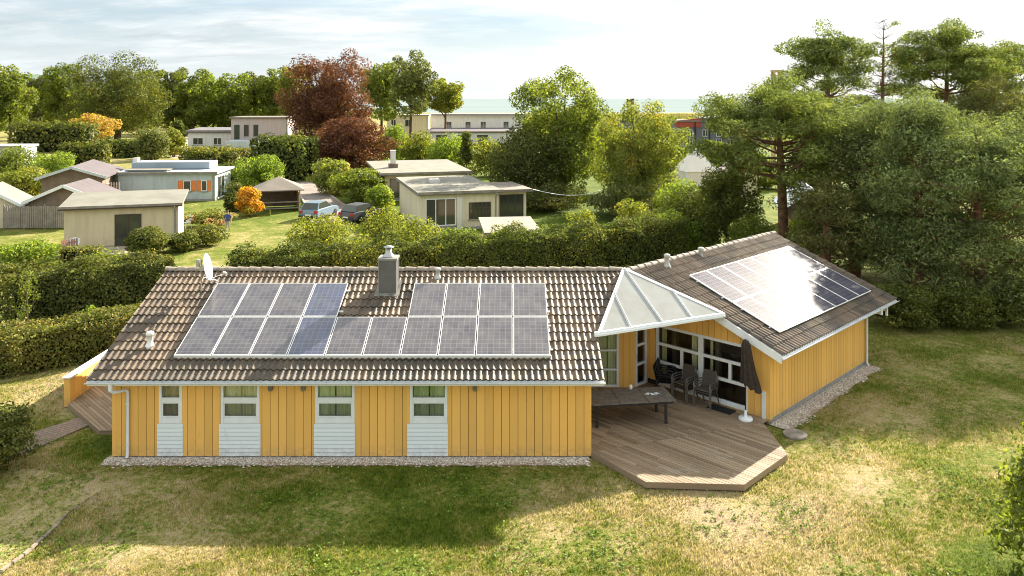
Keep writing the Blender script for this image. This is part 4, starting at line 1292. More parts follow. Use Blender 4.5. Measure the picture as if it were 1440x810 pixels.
edge = [PZ(150, 690, -0.10), PZ(97, 720, -0.14), PZ(80, 740, -0.15), PZ(61, 758, -0.15), PZ(33, 782, -0.15), PZ(0, 806, -0.15), PZ(-30, 830, -0.15)]
area = [(-16.0, 15.6), (-13.0, 15.4)] + [(p.x, p.y) for p in reversed(edge)] + [(-11.4, 20.6), (-13.2, 21.2), (-16.0, 21.0)]
area = [(-17.0, 15.6)] + [(p.x, p.y) for p in reversed(edge)] + [(-11.6, 20.9), (-13.0, 21.3), (-17.0, 21.2)]
pv_.add([Vector((x, y, gz(x, y) + 0.006)) for x, y in area], [tuple(range(len(area)))])
struct('pavers', pv_, M['pavers'])
eg = MB()
for a, b in zip(edge[:-1], edge[1:]):
    L = (b - a).length; k = max(1, int(L / 0.22))
    for i in range(k):
        p = a.lerp(b, (i + 0.06) / k); q = a.lerp(b, (i + 0.94) / k)
        eg.bar(p + Vector((r_.uniform(-.015, .015), r_.uniform(-.015, .015), 0.03)), q + Vector((0, 0, 0.03)), 0.075, 0.05)
struct('paving_edge', eg, simple('edge_stone', (0.27, 0.22, 0.17), 0.9, 0.3, 4.0, 0.2))

# round concrete well cover beside the terrace
wc = MB(); c = PZ(1118, 611, 0.02)
wc.lathe([(0.0, 0.0), (0.30, 0.0), (0.34, 0.0), (0.35, 0.02), (0.35, 0.065), (0.335, 0.08), (0.0, 0.085)], 30, Matrix.Translation((0, 0, -0.02)), 0, False)
o = wc.build('well_cover', simple('worn_concrete', (0.27, 0.23, 0.19), 0.9, 0.35, 3.0, 0.2, 0, 0.4)); o.location = (c.x, c.y, 0.0)
tag(o, 'round worn concrete well cover lying in the grass beside the terrace corner', 'well cover')

# ------------------------------------------------------------------ timber terraces
def clip_half(poly, nx_, ny_, c, keep_less=True):
    out = []
    n = len(poly)
    for i in range(n):
        a, b = poly[i], poly[(i + 1) % n]
        da = a[0] * nx_ + a[1] * ny_ - c; db = b[0] * nx_ + b[1] * ny_ - c
        if not keep_less: da, db = -da, -db
        if da <= 0: out.append(a)
        if da * db < 0:
            t = da / (da - db); out.append((a[0] + (b[0] - a[0]) * t, a[1] + (b[1] - a[1]) * t))
    return out
def deck(name, label, convex_polys, z, pitch=0.118, gap=0.014, loc=None):
    root = thing(name, label, 'terrace deck', loc, 0, world=True)
    mb = MB(); ds = random.Random(9)
    for poly in convex_polys:
        cs = [(x + y) * S2 for x, y in poly]
        c0 = math.floor(min(cs) / pitch) * pitch
        c = c0
        while c < max(cs):
            # boards are cut to random lengths along their run
            p = clip_half(poly, S2, S2, c + pitch - gap, True); 
            if len(p) >= 3: p = clip_half(p, S2, S2, c, False)
            if len(p) >= 3:
                rs = [(x - y) * S2 for x, y in p]; lo, hi = min(rs), max(rs)
                cuts = [lo]; q = lo + ds.uniform(0.8, 3.6)
                while q < hi - 0.4: cuts.append(q); q += ds.uniform(2.4, 3.9)
                cuts.append(hi)
                for a, b in zip(cuts[:-1], cuts[1:]):
                    pp = clip_half(p, S2, -S2, b - 0.003, True)
                    if len(pp) >= 3: pp = clip_half(pp, S2, -S2, a + 0.003, False)
                    if len(pp) >= 3: mb.prism(pp, z - 0.028 + ds.uniform(0, 0.004), z + ds.uniform(-0.002, 0.002))
            c += pitch
    mb.build('decking', M['deck'], root)
    return root
dk1 = deck('terrace_deck', 'large brown timber terrace with cut corners in the angle of the yellow house',
           [DECK[:5] + [(7.70, 24.0), (7.70, 24.2), (2.232, 24.2)] if False else [(2.232, 22.0), (3.48, 20.28), (5.98, 20.14), (7.70, 21.86), (7.70, 23.98)],
            [(2.232, 22.0), (7.70, 23.98), tuple(W2(SG - 0.04, WC - 0.02)[:2]), tuple(W2(SG - 0.04, WD)[:2])],
            [(2.232, 22.0), tuple(W2(SG - 0.04, WD)[:2]), tuple(W2(SD0 - 0.02, WD + 0.02)[:2]), (2.232, 26.90)]], DK, loc=(5, 22.5, 0))
def skirt(pts, z, root, name='edge_board', inset=0.0):
    mb = MB()
    for a, b in zip(pts[:-1], pts[1:]):
        mb.bar(Vector((a[0], a[1], z - 0.012 - 0.075)), Vector((b[0], b[1], z - 0.012 - 0.075)), 0.03, 0.15)
    mb.build(name, M['deck'], root)
    ub = MB()
    for a, b in zip(pts[:-1], pts[1:]):
        ub.bar(Vector((a[0], a[1] + 0.06, z - 0.22)), Vector((b[0], b[1] + 0.06, z - 0.22)), 0.03, 0.2)
    ub.build('sleeper', M['deck_dark'], root)
skirt([(2.236, 22.0), (3.485, 20.295), (5.975, 20.155), (7.685, 21.865), (7.685, 23.95)], DK, dk1)
dk2 = deck('entrance_deck', 'small timber deck at the gable end behind the low yellow screen wall', [DECK2], DK, loc=(-12.8, 26, 0))
skirt([(-14.45, 25.5), (-12.345, 23.435), (-11.24, 23.435)], DK, dk2)
# low screen wall of the small deck
sw_ = thing('screen_wall', 'low yellow boarded screen wall with a white sloping cap beside the small deck', 'screen wall', (-14.55, 25.6, 0), 0, world=True)
clad((-14.50, 25.62, 0), (0, 1, 0), 4.3, 0.02, 0.93, pitch=0.232, parent=sw_, name='boarding')
clad((-14.63, 29.92, 0), (0, -1, 0), 4.3, 0.02, 0.93, pitch=0.232, parent=sw_, name='boarding')
cb_ = MB(); cb_.box((-14.668, 25.60, 0.0), (-14.462, 25.80, 0.932)); cb_.build('end_post', M['yellow'], sw_)
cb_ = MB(); cb_.box((-14.71, 25.56, 0.936), (-14.42, 29.95, 0.972)); cb_.build('cap_board', M['white'], sw_)

# ------------------------------------------------------------------ terrace furniture
M['tabletop'] = simple('table_slate', (0.15, 0.13, 0.11), 0.55, 0.35, 7.0, 0.35)
M['weave'] = simple('chair_weave', (0.085, 0.072, 0.058), 0.75, 0.35, 30.0, 0.3, 0, 0.6, 140)
M['chairframe'] = simple('chair_frame', (0.16, 0.145, 0.125), 0.4, 0.2, 5, 0.5, 0.5)
M['chairblack'] = simple('chair_black', (0.018, 0.017, 0.016), 0.6, 0.3, 20.0, 0.4)
pA = PZ(951.6, 563, 0.89); pB = PZ(930.8, 543.4, 0.89)
tdir = (pA - PZ(838, 569.3, 0.89)).normalized()
tn = Vector((-tdir.y, tdir.x, 0))
TL, TW = 2.62, (pB - pA).dot(tn)
tab = thing('garden_table', 'long dark slate-topped garden table standing on the terrace', 'table', (pA.x - tdir.x * TL / 2 + tn.x * TW / 2, pA.y - tdir.y * TL / 2 + tn.y * TW / 2, DK), math.atan2(tdir.y, tdir.x))
tt = MB(); third = TL / 3
for i in range(3):
    x0 = -TL / 2 + i * third
    tt.box((x0 + 0.008, -TW / 2, 0.705), (x0 + third - 0.008, TW / 2, 0.74))
tt.build('table_top', M['tabletop'], tab, 0.004)
ap = MB()
for a, b in (((-TL / 2 + 0.06, -TW / 2 + 0.05, 0.63), (TL / 2 - 0.06, -TW / 2 + 0.08, 0.70)), ((-TL / 2 + 0.06, TW / 2 - 0.08, 0.63), (TL / 2 - 0.06, TW / 2 - 0.05, 0.70)),
             ((-TL / 2 + 0.06, -TW / 2 + 0.08, 0.632), (-TL / 2 + 0.09, TW / 2 - 0.08, 0.698)), ((TL / 2 - 0.09, -TW / 2 + 0.08, 0.632), (TL / 2 - 0.06, TW / 2 - 0.08, 0.698))): ap.box(a, b)
ap.build('table_frame', M['darkmetal'], tab)
for x in (-TL / 2 + 0.13, TL / 2 - 0.33):
    for y in (-TW / 2 + 0.10, TW / 2 - 0.16):
        lg = MB(); lg.box((x, y, 0.004), (x + 0.07, y + 0.07, 0.63)); lg.box((x - 0.006, y - 0.006, 0.0), (x + 0.076, y + 0.076, 0.018)); lg.build('leg', M['darkmetal'], tab)
# white scrolled tubes lying on the table
q = PZ(917, 553.5, 0.905); sc_ = MB(); pts = []
for k, (ox, s) in enumerate(((-0.13, 1), (0.0, -1), (0.13, 1))):
    pts = [Vector((ox + 0.075 * math.cos(t * 0.55) * (1 - t / 16), s * 0.085 * math.sin(t * 0.55) * (1 - t / 20), 0.008)) for t in range(14)]
    sc_.tube(pts, 0.012, 6)
sc_.tube([(-0.24, -0.03, 0.008), (-0.1, 0.05, 0.008), (0.05, -0.04, 0.008), (0.24, 0.03, 0.008)], 0.012, 6)
o = sc_.build('trivet', M['white']); o.location = (q.x, q.y, 0.893); o.rotation_euler = (0, 0, 0.1); tag(o, 'white scrolled trivet lying on the dark garden table', 'trivet')
q = PZ(884, 547, 0.89)
ln = MB(); ln.lathe([(0.0, 0.0), (0.045, 0.0), (0.05, 0.02), (0.06, 0.07), (0.045, 0.12), (0.02, 0.14), (0.0, 0.142)], 12)
o = ln.build('table_lantern', M['white']); o.location = (pB.x - tdir.x * 1.05 - tn.x * 0.08, pB.y - tdir.y * 1.05 - tn.y * 0.08, 0.89); tag(o, 'small white lantern at the back edge of the garden table', 'lantern')

def make_chair(mw_, mf, label):
    t = thing('garden_chair', label, 'chair')
    # local: faces -y, origin between the feet
    s = MB()
    n = 7
    prof = [(-0.24, 0.425), (-0.20, 0.44), (-0.05, 0.425), (0.12, 0.41), (0.20, 0.42)]
    top = [Vector((x, y, z)) for (y, z) in prof for x in (-0.235, 0.235)]
    bot = [p - Vector((0, 0, 0.022)) for p in top]
    s.add(top + bot, [(2 * i, 2 * i + 1, 2 * i + 3, 2 * i + 2) for i in range(4)] + [(10 + 2 * i + 2, 10 + 2 * i + 3, 10 + 2 * i + 1, 10 + 2 * i) for i in range(4)]
          + [(2 * i, 2 * i + 2, 12 + 2 * i, 10 + 2 * i) for i in range(4)] + [(2 * i + 3, 2 * i + 1, 11 + 2 * i, 13 + 2 * i) for i in range(4)] + [(1, 0, 10, 11), (8, 9, 19, 18)])
    s.build('seat', mw_, t)
    b = MB()
    prof = [(0.20, 0.43), (0.235, 0.55), (0.275, 0.70), (0.31, 0.84), (0.325, 0.90)]
    hw = [0.225, 0.235, 0.235, 0.225, 0.20]
    fr = [Vector((x * h, y, z)) for (y, z), h in zip(prof, hw) for x in (-1, 1)]
    bk = [p + Vector((0, 0.025, 0.004)) for p in fr]
    b.add(fr + bk, [(2 * i, 2 * i + 1, 2 * i + 3, 2 * i + 2) for i in range(4)] + [(10 + 2 * i + 2, 10 + 2 * i + 3, 10 + 2 * i + 1, 10 + 2 * i) for i in range(4)]
          + [(2 * i, 2 * i + 2, 12 + 2 * i, 10 + 2 * i) for i in range(4)] + [(2 * i + 3, 2 * i + 1, 11 + 2 * i, 13 + 2 * i) for i in range(4)] + [(1, 0, 10, 11), (8, 9, 19, 18)])
    b.build('backrest', mw_, t)
    bf = MB(); bf.tube([(-0.24, 0.2, 0.42), (-0.25, 0.25, 0.6), (-0.245, 0.30, 0.82), (-0.2, 0.335, 0.915), (0.2, 0.335, 0.915), (0.245, 0.30, 0.82), (0.25, 0.25, 0.6), (0.24, 0.2, 0.42)], 0.014, 7)
    bf.tube([(-0.25, -0.235, 0.42), (0.25, -0.235, 0.42)], 0.013, 6); bf.tube([(-0.25, -0.235, 0.415), (-0.25, 0.2, 0.405)], 0.013, 6); bf.tube([(0.25, -0.235, 0.415), (0.25, 0.2, 0.405)], 0.013, 6)
    bf.build('frame', mf, t)
    for sx in (-1, 1):
        x = sx * 0.285
        a = MB(); a.tube([(x, -0.27, 0.45), (x, -0.275, 0.56), (x, -0.25, 0.63), (x, -0.19, 0.66), (x, 0.05, 0.655), (x, 0.2, 0.645), (sx * 0.255, 0.265, 0.63)], 0.02, 7); a.build('armrest', mf, t)
        l = MB(); l.tube([(x * 1.02, -0.29, 0.0), (x, -0.272, 0.25), (x, -0.27, 0.47)], 0.016, 7); l.build('leg', mf, t)
        l = MB(); l.tube([(sx * 0.27, 0.33, 0.0), (sx * 0.262, 0.27, 0.22), (sx * 0.25, 0.2, 0.44)], 0.016, 7); l.build('leg', mf, t)
    return t
proto = {}
ch_rot = math.atan2(-S2, -S2) + math.pi / 2     # seat faces the garden, away from the glazing
stacks = [(PZ(994, 571, DK), ch_rot + 0.05, 'weave', 'brown', 'nearest the parasol'),
          (PZ(964, 562, DK), ch_rot - 0.08, 'weave', 'brown', 'in the middle of the three stacks'),
          (PZ(934, 552, DK), ch_rot + 2.0, 'black', 'black', 'beside the table end')]
for si, (p, rot, kind, cn, where) in enumerate(stacks):
    for k in range(3):
        lv = ('bottom', 'second', 'top')[k]
        lb = f'{cn} woven garden chair, {lv} of the stack {where}' if lv != 'second' else f'{cn} woven garden chair between the two others, in the stack {where}'
        lb = {0: f'{cn} woven armchair at the bottom of the stack {where}', 1: f'{cn} woven armchair second from the bottom, stack {where}', 2: f'{cn} woven armchair on top of the stack {where}'}[k]
        if kind not in proto:
            c = make_chair(M['weave'] if kind == 'weave' else M['chairblack'], M['chairframe'] if kind == 'weave' else M['chairblack'], lb); proto[kind] = c
        else:
            c = copy_tree(proto[kind])
        c['label'] = lb; c['group'] = 'stacked chairs on the terrace'
        d = Vector((math.sin(rot), -math.cos(rot), 0))
        c.location = Vector((p.x, p.y, DK + 0.003)) + d * (0.045 * k) + Vector((0, 0, 0.085 * k)); c.rotation_euler = (0, 0, rot)

# closed parasol on its white foot
pp = PZ(1048.5, 588, 0.2)
ps = thing('parasol', 'closed dark brown parasol standing in a round white foot', 'parasol', (pp.x, pp.y, DK), 0)
b = MB(); b.lathe([(0.0, 0.0), (0.21, 0.0), (0.22, 0.015), (0.22, 0.05), (0.20, 0.085), (0.06, 0.10), (0.05, 0.11), (0.035, 0.30), (0.0, 0.302)], 26); b.build('foot', M['white'], ps)
b = MB(); b.tube([(0, 0, 0.28), (0, 0, 2.5)], 0.02, 10); b.build('pole', M['darkmetal'], ps)
b = MB(); nn = 40; vs = []; rings = [(2.50, 0.012, 0.0), (2.44, 0.085, 0.0), (2.3, 0.125, 0.012), (1.9, 0.16, 0.035), (1.5, 0.21, 0.07), (1.2, 0.26, 0.11), (1.02, 0.285, 0.13)]
for i, (z, r, sk) in enumerate(rings):
    for k in range(nn):
        a = 2 * math.pi * k / nn; f = 1 + (0.20 * math.cos(a * 8 + i * 0.12)) * min(1, i / 2)
        zz_ = z + (0.05 * math.cos(a * 8) - 0.14 * math.cos(a)) * (i / 6) ** 2
        vs.append((sk * 1.1 + r * f * math.cos(a), -sk * 0.5 + r * f * math.sin(a), zz_))
b.add(vs, [(i * nn + k, i * nn + (k + 1) % nn, (i + 1) * nn + (k + 1) % nn, (i + 1) * nn + k) for i in range(len(rings) - 1) for k in range(nn)], 0, True)
b.build('fabric', simple('parasol_cloth', (0.050, 0.038, 0.032), 0.9, 0.25, 8.0, 0.1), ps)
b = MB(); b.box((-0.06, -0.04, 1.93), (-0.12, 0.0, 1.99)); b.build('crank', M['white'], ps)
# thin black rectangle in front of the glazing
mt_ = MB(); mt_.box((-0.42, -0.22, 0), (0.42, 0.22, 0.014)); o = mt_.build('doormat', M['black'], None, 0.004)
q = W2(22.42, -12.95); o.location = (q.x, q.y, DK + 0.003); o.rotation_euler = (0, 0, -math.pi / 4); tag(o, 'black rubber doormat on the terrace below the glazed gable', 'doormat')
# ------------------------------------------------------------------ vegetation materials
LM = {}
LM['hedge'] = leafmat('leaf_hedge', (0.055, 0.07, 0.015), (0.165, 0.18, 0.034), (0.34, 0.28, 0.06), 0.10, 0.3, 0.5)
LM['hedgedark'] = leafmat('leaf_hedge_dark', (0.045, 0.062, 0.013), (0.15, 0.18, 0.032), (0.34, 0.31, 0.05), 0.08, 0.3, 0.6)
LM['hedgelight'] = leafmat('leaf_hedge_light', (0.085, 0.105, 0.02), (0.23, 0.225, 0.045), (0.36, 0.25, 0.08), 0.16, 0.35, 0.5)
LM['green'] = leafmat('leaf_green', (0.085, 0.115, 0.018), (0.21, 0.245, 0.035), (0.34, 0.31, 0.05), 0.08, 0.45, 0.5)
LM['bright'] = leafmat('leaf_bright', (0.12, 0.18, 0.022), (0.26, 0.32, 0.04), (0.4, 0.36, 0.05), 0.10, 0.4, 0.6)
LM['dark'] = leafmat('leaf_dark', (0.055, 0.074, 0.014), (0.15, 0.165, 0.028), (0.32, 0.27, 0.045), 0.10, 0.3, 0.4)
LM['olive'] = leafmat('leaf_olive', (0.059, 0.073, 0.018), (0.145, 0.152, 0.037), (0.264, 0.211, 0.053), 0.08, 0.3, 0.4)
LM['yellowgreen'] = leafmat('leaf_yellowgreen', (0.12, 0.155, 0.025), (0.27, 0.27, 0.045), (0.4, 0.32, 0.05), 0.2, 0.4, 0.5)
LM['willow'] = leafmat('leaf_willow', (0.099, 0.132, 0.024), (0.277, 0.290, 0.059), (0.502, 0.356, 0.066), 0.15, 0.4, 0.7)
LM['beech'] = leafmat('leaf_copper', (0.062, 0.023, 0.016), (0.2, 0.08, 0.044), (0.32, 0.16, 0.075), 0.15, 0.3, 0.4)
LM['orange'] = leafmat('leaf_orange', (0.45, 0.22, 0.02), (0.7, 0.36, 0.03), (0.2, 0.22, 0.03), 0.28, 0.4, 0.8)
LM['amber'] = leafmat('leaf_amber', (0.30, 0.19, 0.05), (0.52, 0.34, 0.08), (0.2, 0.2, 0.03), 0.2, 0.4, 0.6)
LM['greygreen'] = leafmat('leaf_greygreen', (0.09, 0.11, 0.03), (0.2, 0.21, 0.06), None, 0, 0.3, 0.5)
LM['pink'] = leafmat('leaf_flowers', (0.12, 0.16, 0.03), (0.24, 0.24, 0.05), (0.60, 0.28, 0.22), 0.35, 0.3, 2.0)
LM['pine'] = leafmat('needles_pine', (0.06, 0.085, 0.022), (0.27, 0.32, 0.075), (0.36, 0.28, 0.08), 0.06, 0.25, 1.1, 0.03)
LM['pineblue'] = leafmat('needles_blue', (0.06, 0.082, 0.03), (0.28, 0.335, 0.115), (0.34, 0.28, 0.09), 0.05, 0.25, 1.1, 0.03)
LM['conifer'] = leafmat('needles_dark', (0.05, 0.06, 0.018), (0.22, 0.225, 0.06), (0.34, 0.25, 0.08), 0.08, 0.25, 1.1, 0.03)
bark, core = M['bark'], M['core']

def gpx(px, Y): return (px - 720) / F * Y
def hpx(py, Y): return HC - (py - HOR) / F * Y
SEED = [100]
def tree(px, Y, wpx, top, label, lm, bot=None, leaf=None, n=9000, group=None, shape='round', cat='tree', name='broadleaf_tree', k=42, cr=0.27, dpx=None, shell=0.6, rz=0.0):
    SEED[0] += 1
    w = wpx / F * Y; zt = hpx(top, Y); z0 = hpx(bot, Y) if bot else max(0.6, zt * 0.12)
    return broadleaf(name, label, cat, gpx(px, Y), Y, w, zt, max(0.15, z0), (leaf or Y * 0.0036) * 0.78, int(n * 1.6), LM[lm], bark, SEED[0], group, k=k, shape=shape, cr=cr, shell=shell, d=(dpx / F * Y if dpx else None), rz=rz)
def bush(px, Y, wpx, top, label, lm, leaf=None, n=3500, group=None, shape='round', cat='bush', name='garden_bush', k=22, cr=0.36):
    SEED[0] += 1
    w = wpx / F * Y; zt = max(0.35, hpx(top, Y))
    return broadleaf(name, label, cat, gpx(px, Y), Y, w, zt, 0.05, (leaf or Y * 0.0034) * 0.78, int(n * 1.6), LM[lm], bark, SEED[0], group, k=k, shape=shape, cr=cr, trunk=False)

# --- hedges round the plot
hedge_obj('hedge', 'long dark green hedge behind the house ridge', [(-13.6, 37.9), (-7, 40.3), (-1, 43.0), (4.5, 45.6), (10.5, 49.5)], 2.5, 1.7, 0.125, 420, LM['hedgedark'], core, 1, rough=0.3, top_rough=0.5)
hedge_obj('hedge', 'tall dark hedge at the left beyond the light clipped hedge', [(-29, 31.5), (-22.3, 34.4), (-16.3, 37.6)], 2.5, 1.6, 0.115, 430, LM['hedge'], core, 2, rough=0.26, top_rough=0.4)
hedge_obj('hedge', 'low light green clipped hedge on the left lawn, in front of the tall one', [(-21.5, 26.2), (-18.4, 29.0), (-14.0, 32.8), (-11.5, 34.6)], 1.55, 1.5, 0.10, 520, LM['hedgelight'], core, 3, rough=0.17)
hedge_obj('hedge', 'yellow green low hedge just behind the roof valley', [(1.8, 35.6), (5.6, 36.3)], 2.15, 1.0, 0.11, 400, LM['yellowgreen'], core, 4, rough=0.12)
# shrub in the left corner
broadleaf('shrub', 'dark feathery shrub at the left edge of the lawn by the brick path', 'shrub', -14.15, 21.2, 2.4, 1.8, 0.05, 0.085, 11000, LM['hedge'], bark, 21, k=36, cr=0.3, trunk=False)
# sapling at the right edge
broadleaf('sapling', 'leafy young tree at the right edge of the lawn', 'young tree', 11.6, 16.4, 3.7, 3.8, -0.1, 0.135, 6500, LM['green'], bark, 22, k=60, cr=0.15, shell=0.4, shape='cone')
# young plant and saplings inside the left hedge
bush(38, 32.5, 34, 350, 'young slender sapling standing up out of the tall left hedge', 'green', 0.11, 500, name='sapling', k=8, cr=0.3)
bush(128, 31.0, 44, 428, 'light green shoots sprouting at the end of the low clipped hedge', 'bright', 0.13, 900, k=10)

# --- conifers on the right
P_ = pine
def pn(px, Y, top, z0, spread, label, lm='pine', **kw):
    SEED[0] += 1
    return pine('pine_tree', label, gpx(px, Y), Y, hpx(top, Y), z0, spread, LM[lm], M['pinebark'], SEED[0], **kw)
pn(1102, 46, 112, 5.6, 3.9, 'nearest broad pine with a forked trunk and layered green pads behind the wing', 'pine', n_leaf=30000, leaf=0.29, levels=8, per=7, trunk_r=0.32, pad=1.6, shape='umbrella', lean=(-0.2, 0))
pn(1166, 60, 42, 6.0, 3.5, 'tall pine with open crown rising behind the nearest broad pine', 'pine', n_leaf=22000, leaf=0.34, levels=9, per=6, trunk_r=0.32, pad=1.7)
pn(1242, 58, 20, 7.5, 2.6, 'nearly bare larch with thin dead branches between the two tall pines', 'pine', n_leaf=700, leaf=0.25, levels=13, per=6, trunk_r=0.22, pad=0.6, dead=True, shape='cone', flat=0.3, cat='larch')
pn(1330, 61, 36, 9.6, 3.8, 'tall umbrella-shaped pine with a red trunk right of the bare larch', 'pine', n_leaf=22000, leaf=0.34, levels=6, per=7, trunk_r=0.3, pad=1.9, flat=0.27)
pn(1414, 66, 60, 7.0, 3.6, 'small-crowned pine at the far right edge of the sky line', 'pine', n_leaf=13000, leaf=0.36, levels=8, per=6, trunk_r=0.28, pad=1.6)
pn(1272, 42.5, 132, 1.4, 4.2, 'bushy blue green conifer beside the wing of the house', 'pineblue', n_leaf=30000, leaf=0.25, levels=9, per=7, trunk_r=0.26, pad=1.6, shape='oval', flat=0.36)
pn(1375, 37, 178, 0.9, 3.6, 'bushy blue green conifer second from the wing, with dense low boughs', 'pineblue', n_leaf=30000, leaf=0.25, levels=9, per=7, trunk_r=0.26, pad=1.6, shape='oval', flat=0.36)
pn(1475, 38.5, 160, 0.8, 3.8, 'bushy conifer cut by the right edge of the picture', 'pineblue', n_leaf=22000, leaf=0.25, levels=11, per=7, trunk_r=0.28, pad=1.4, shape='oval', flat=0.42)
pn(1400, 55, 112, 3.0, 4.6, 'dark green pine filling the gap under the umbrella pine', 'conifer', n_leaf=20000, leaf=0.3, levels=9, per=6, trunk_r=0.3, pad=1.5, shape='oval', flat=0.45)
pn(1205, 44, 176, 1.2, 3.4, 'dark spreading conifer behind the far roof corner of the wing', 'conifer', n_leaf=24000, leaf=0.28, levels=10, per=7, trunk_r=0.3, pad=1.4, shape='oval', flat=0.42)
pn(1160, 40, 255, 1.0, 1.8, 'reddish pine trunk with few low dark boughs behind the wing ridge', 'conifer', n_leaf=7000, leaf=0.25, levels=6, per=6, trunk_r=0.28, pad=1.1, shape='oval', flat=0.42)
pn(1290, 38.0, 138, 1.0, 3.3, 'slim blue green conifer at the lawn edge closest to the wing corner', 'pineblue', n_leaf=16000, leaf=0.25, levels=11, per=7, trunk_r=0.2, pad=1.2, shape='cone', flat=0.42)
# shrubs at their feet
for px, Y, w, top, lb in ((1262, 34.6, 95, 398, 'dark dense shrub at the lawn edge just right of the wing corner'), (1340, 34.8, 95, 402, 'dark dense shrub at the middle of the right lawn edge'), (1420, 35.2, 100, 408, 'dark dense shrub at the right end of the lawn edge')):
    bush(px, Y, w, top, lb, 'dark', 0.14, 8000, k=30, cr=0.34)
# greenery between the hedge and the pines
tree(1022, 50, 98, 232, 'dark rounded conifer bush left of the pine trunk', 'dark', 395, 0.2, 12000, shape='column', k=46, cat='tree', name='bushy_tree')
bush(968, 53, 80, 262, 'dark shrub leaning against the rounded conifer bush', 'dark', 0.2, 6000)
bush(1060, 45, 70, 300, 'mid green bush below the forked pine', 'green', 0.17, 5000)
bush(1128, 46, 62, 296, 'yellow green bush between the two pine trunks', 'bright', 0.17, 4500)
bush(985, 50.5, 44, 312, 'bright green bush at the right end of the long hedge', 'bright', 0.17, 3500)
bush(940, 51, 62, 296, 'bright green bush with upright shoots on the lawn edge behind the hedge', 'bright', 0.18, 4500)
bush(890, 53, 46, 276, 'slim light green bush rising behind the long hedge', 'yellowgreen', 0.18, 3200)
bush(818, 52, 36, 292, 'small yellow bush standing before the shaded lawn', 'yellowgreen', 0.17, 1600)
# --- big trees of the middle distance
tree(792, 77, 138, 97, 'large dark green tree with dense oval crown before the sea', 'green', 300, 0.30, 26000, k=66, cr=0.22, shape='column')
tree(742, 74, 118, 186, 'dark olive spreading tree at the end of the neighbouring bungalow', 'olive', 278, 0.3, 11000)
tree(905, 71, 122, 137, 'loose light green birch with hanging twigs right of the dark oval tree', 'willow', 300, 0.24, 23000, k=60, cr=0.2, shape='column', shell=0.35)
tree(858, 83, 50, 168, 'narrow yellow green tree squeezed between the dark tree and the birch', 'yellowgreen', 262, 0.28, 6000, shape='column')
tree(464, 113, 124, 58, 'tall copper beech with dark red leaves', 'beech', 236, 0.36, 26000, k=70, cr=0.22, shape='column')
tree(494, 104, 104, 168, 'low copper coloured tree at the foot of the tall copper beech', 'beech', 240, 0.36, 13000)
tree(536, 178, 60, 86, 'dark tree right behind the copper beech', 'green', 165, None, 8000, shape='column')
tree(577, 166, 64, 75, 'grey green birch standing tall over the white houses', 'greygreen', 165, None, 9000, shape='column', k=46)
tree(626, 186, 54, 112, 'small yellow green tree right of the tall grey birch', 'yellowgreen', 160, None, 6000)
tree(165, 186, 138, 81, 'broad dark green lime tree, widest of the left tree row', 'dark', 192, 0.5, 30000, k=64, cr=0.22)
bt = [(14, 182, 56, 86, 'green', 'tree at the left end of the far row, before the wooded hill'), (60, 214, 46, 97, 'greygreen', 'pale tree before the hill, second in the far row'),
      (88, 198, 52, 85, 'green', 'tree touching the left flank of the broad dark lime'), (212, 226, 44, 90, 'green', 'tree peeping over the right shoulder of the broad dark lime'),
      (243, 232, 46, 97, 'greygreen', 'pale tree just right of the broad dark lime'), (272, 222, 50, 98, 'green', 'fresh green tree second to the right of the broad dark lime'),
      (300, 236, 46, 106, 'bright', 'lowest light tree in the row left of the copper beech'), (328, 226, 52, 104, 'green', 'rounded tree above the pink house'),
      (357, 238, 50, 100, 'dark', 'dark tree above the right end of the pink house'), (385, 230, 50, 93, 'green', 'tree two places left of the copper beech'), (412, 222, 46, 88, 'willow', 'yellowish tree right beside the copper beech')]
for i, (px, Y, w, top, lm, lb) in enumerate(bt):
    tree(px, Y, w, top, lb, lm, 185, None, 6500, 'trees of the far left row', shape='column', k=36, cr=0.3)
# extra fill belt behind them, one mass
rg = np.random.default_rng(77); cl = []
for i in range(150):
    x = rg.uniform(-215, -62); y = rg.uniform(250, 300); h = rg.uniform(9, 16)
    cl.append((x, y, h * 0.5, rg.uniform(4, 7), 4, h * 0.5))
me = leaf_mesh('woodland', *clump_leaves(np.array(cl), 26000, 1.1, rg, 0.7), [LM['green']])
o = bpy.data.objects.new('woodland', me); COL.objects.link(o); tag(o, 'far green wood closing the left horizon', 'wood', None, 'stuff')
cl = []
for i in range(420):
    y = rg.uniform(260, 560); x = rg.uniform(-0.12, 0.36) * y; h = min(rg.uniform(1.6, 4.2), 9.6 - 0.0178 * y)
    if h < 0.4: continue
    cl.append((x, y, h * 0.3, rg.uniform(4, 11), 4, h * 0.55))
me = leaf_mesh('scrub', *clump_leaves(np.array(cl), 30000, 0.9, rg, 0.7), [leafmat('leaf_scrub', (0.11, 0.13, 0.04), (0.28, 0.25, 0.09), (0.42, 0.27, 0.12), 0.25, 0.25, 0.05)])
o = bpy.data.objects.new('scrub', me); COL.objects.link(o); tag(o, 'yellow and green dune scrub along the far shore', 'scrub', None, 'stuff')

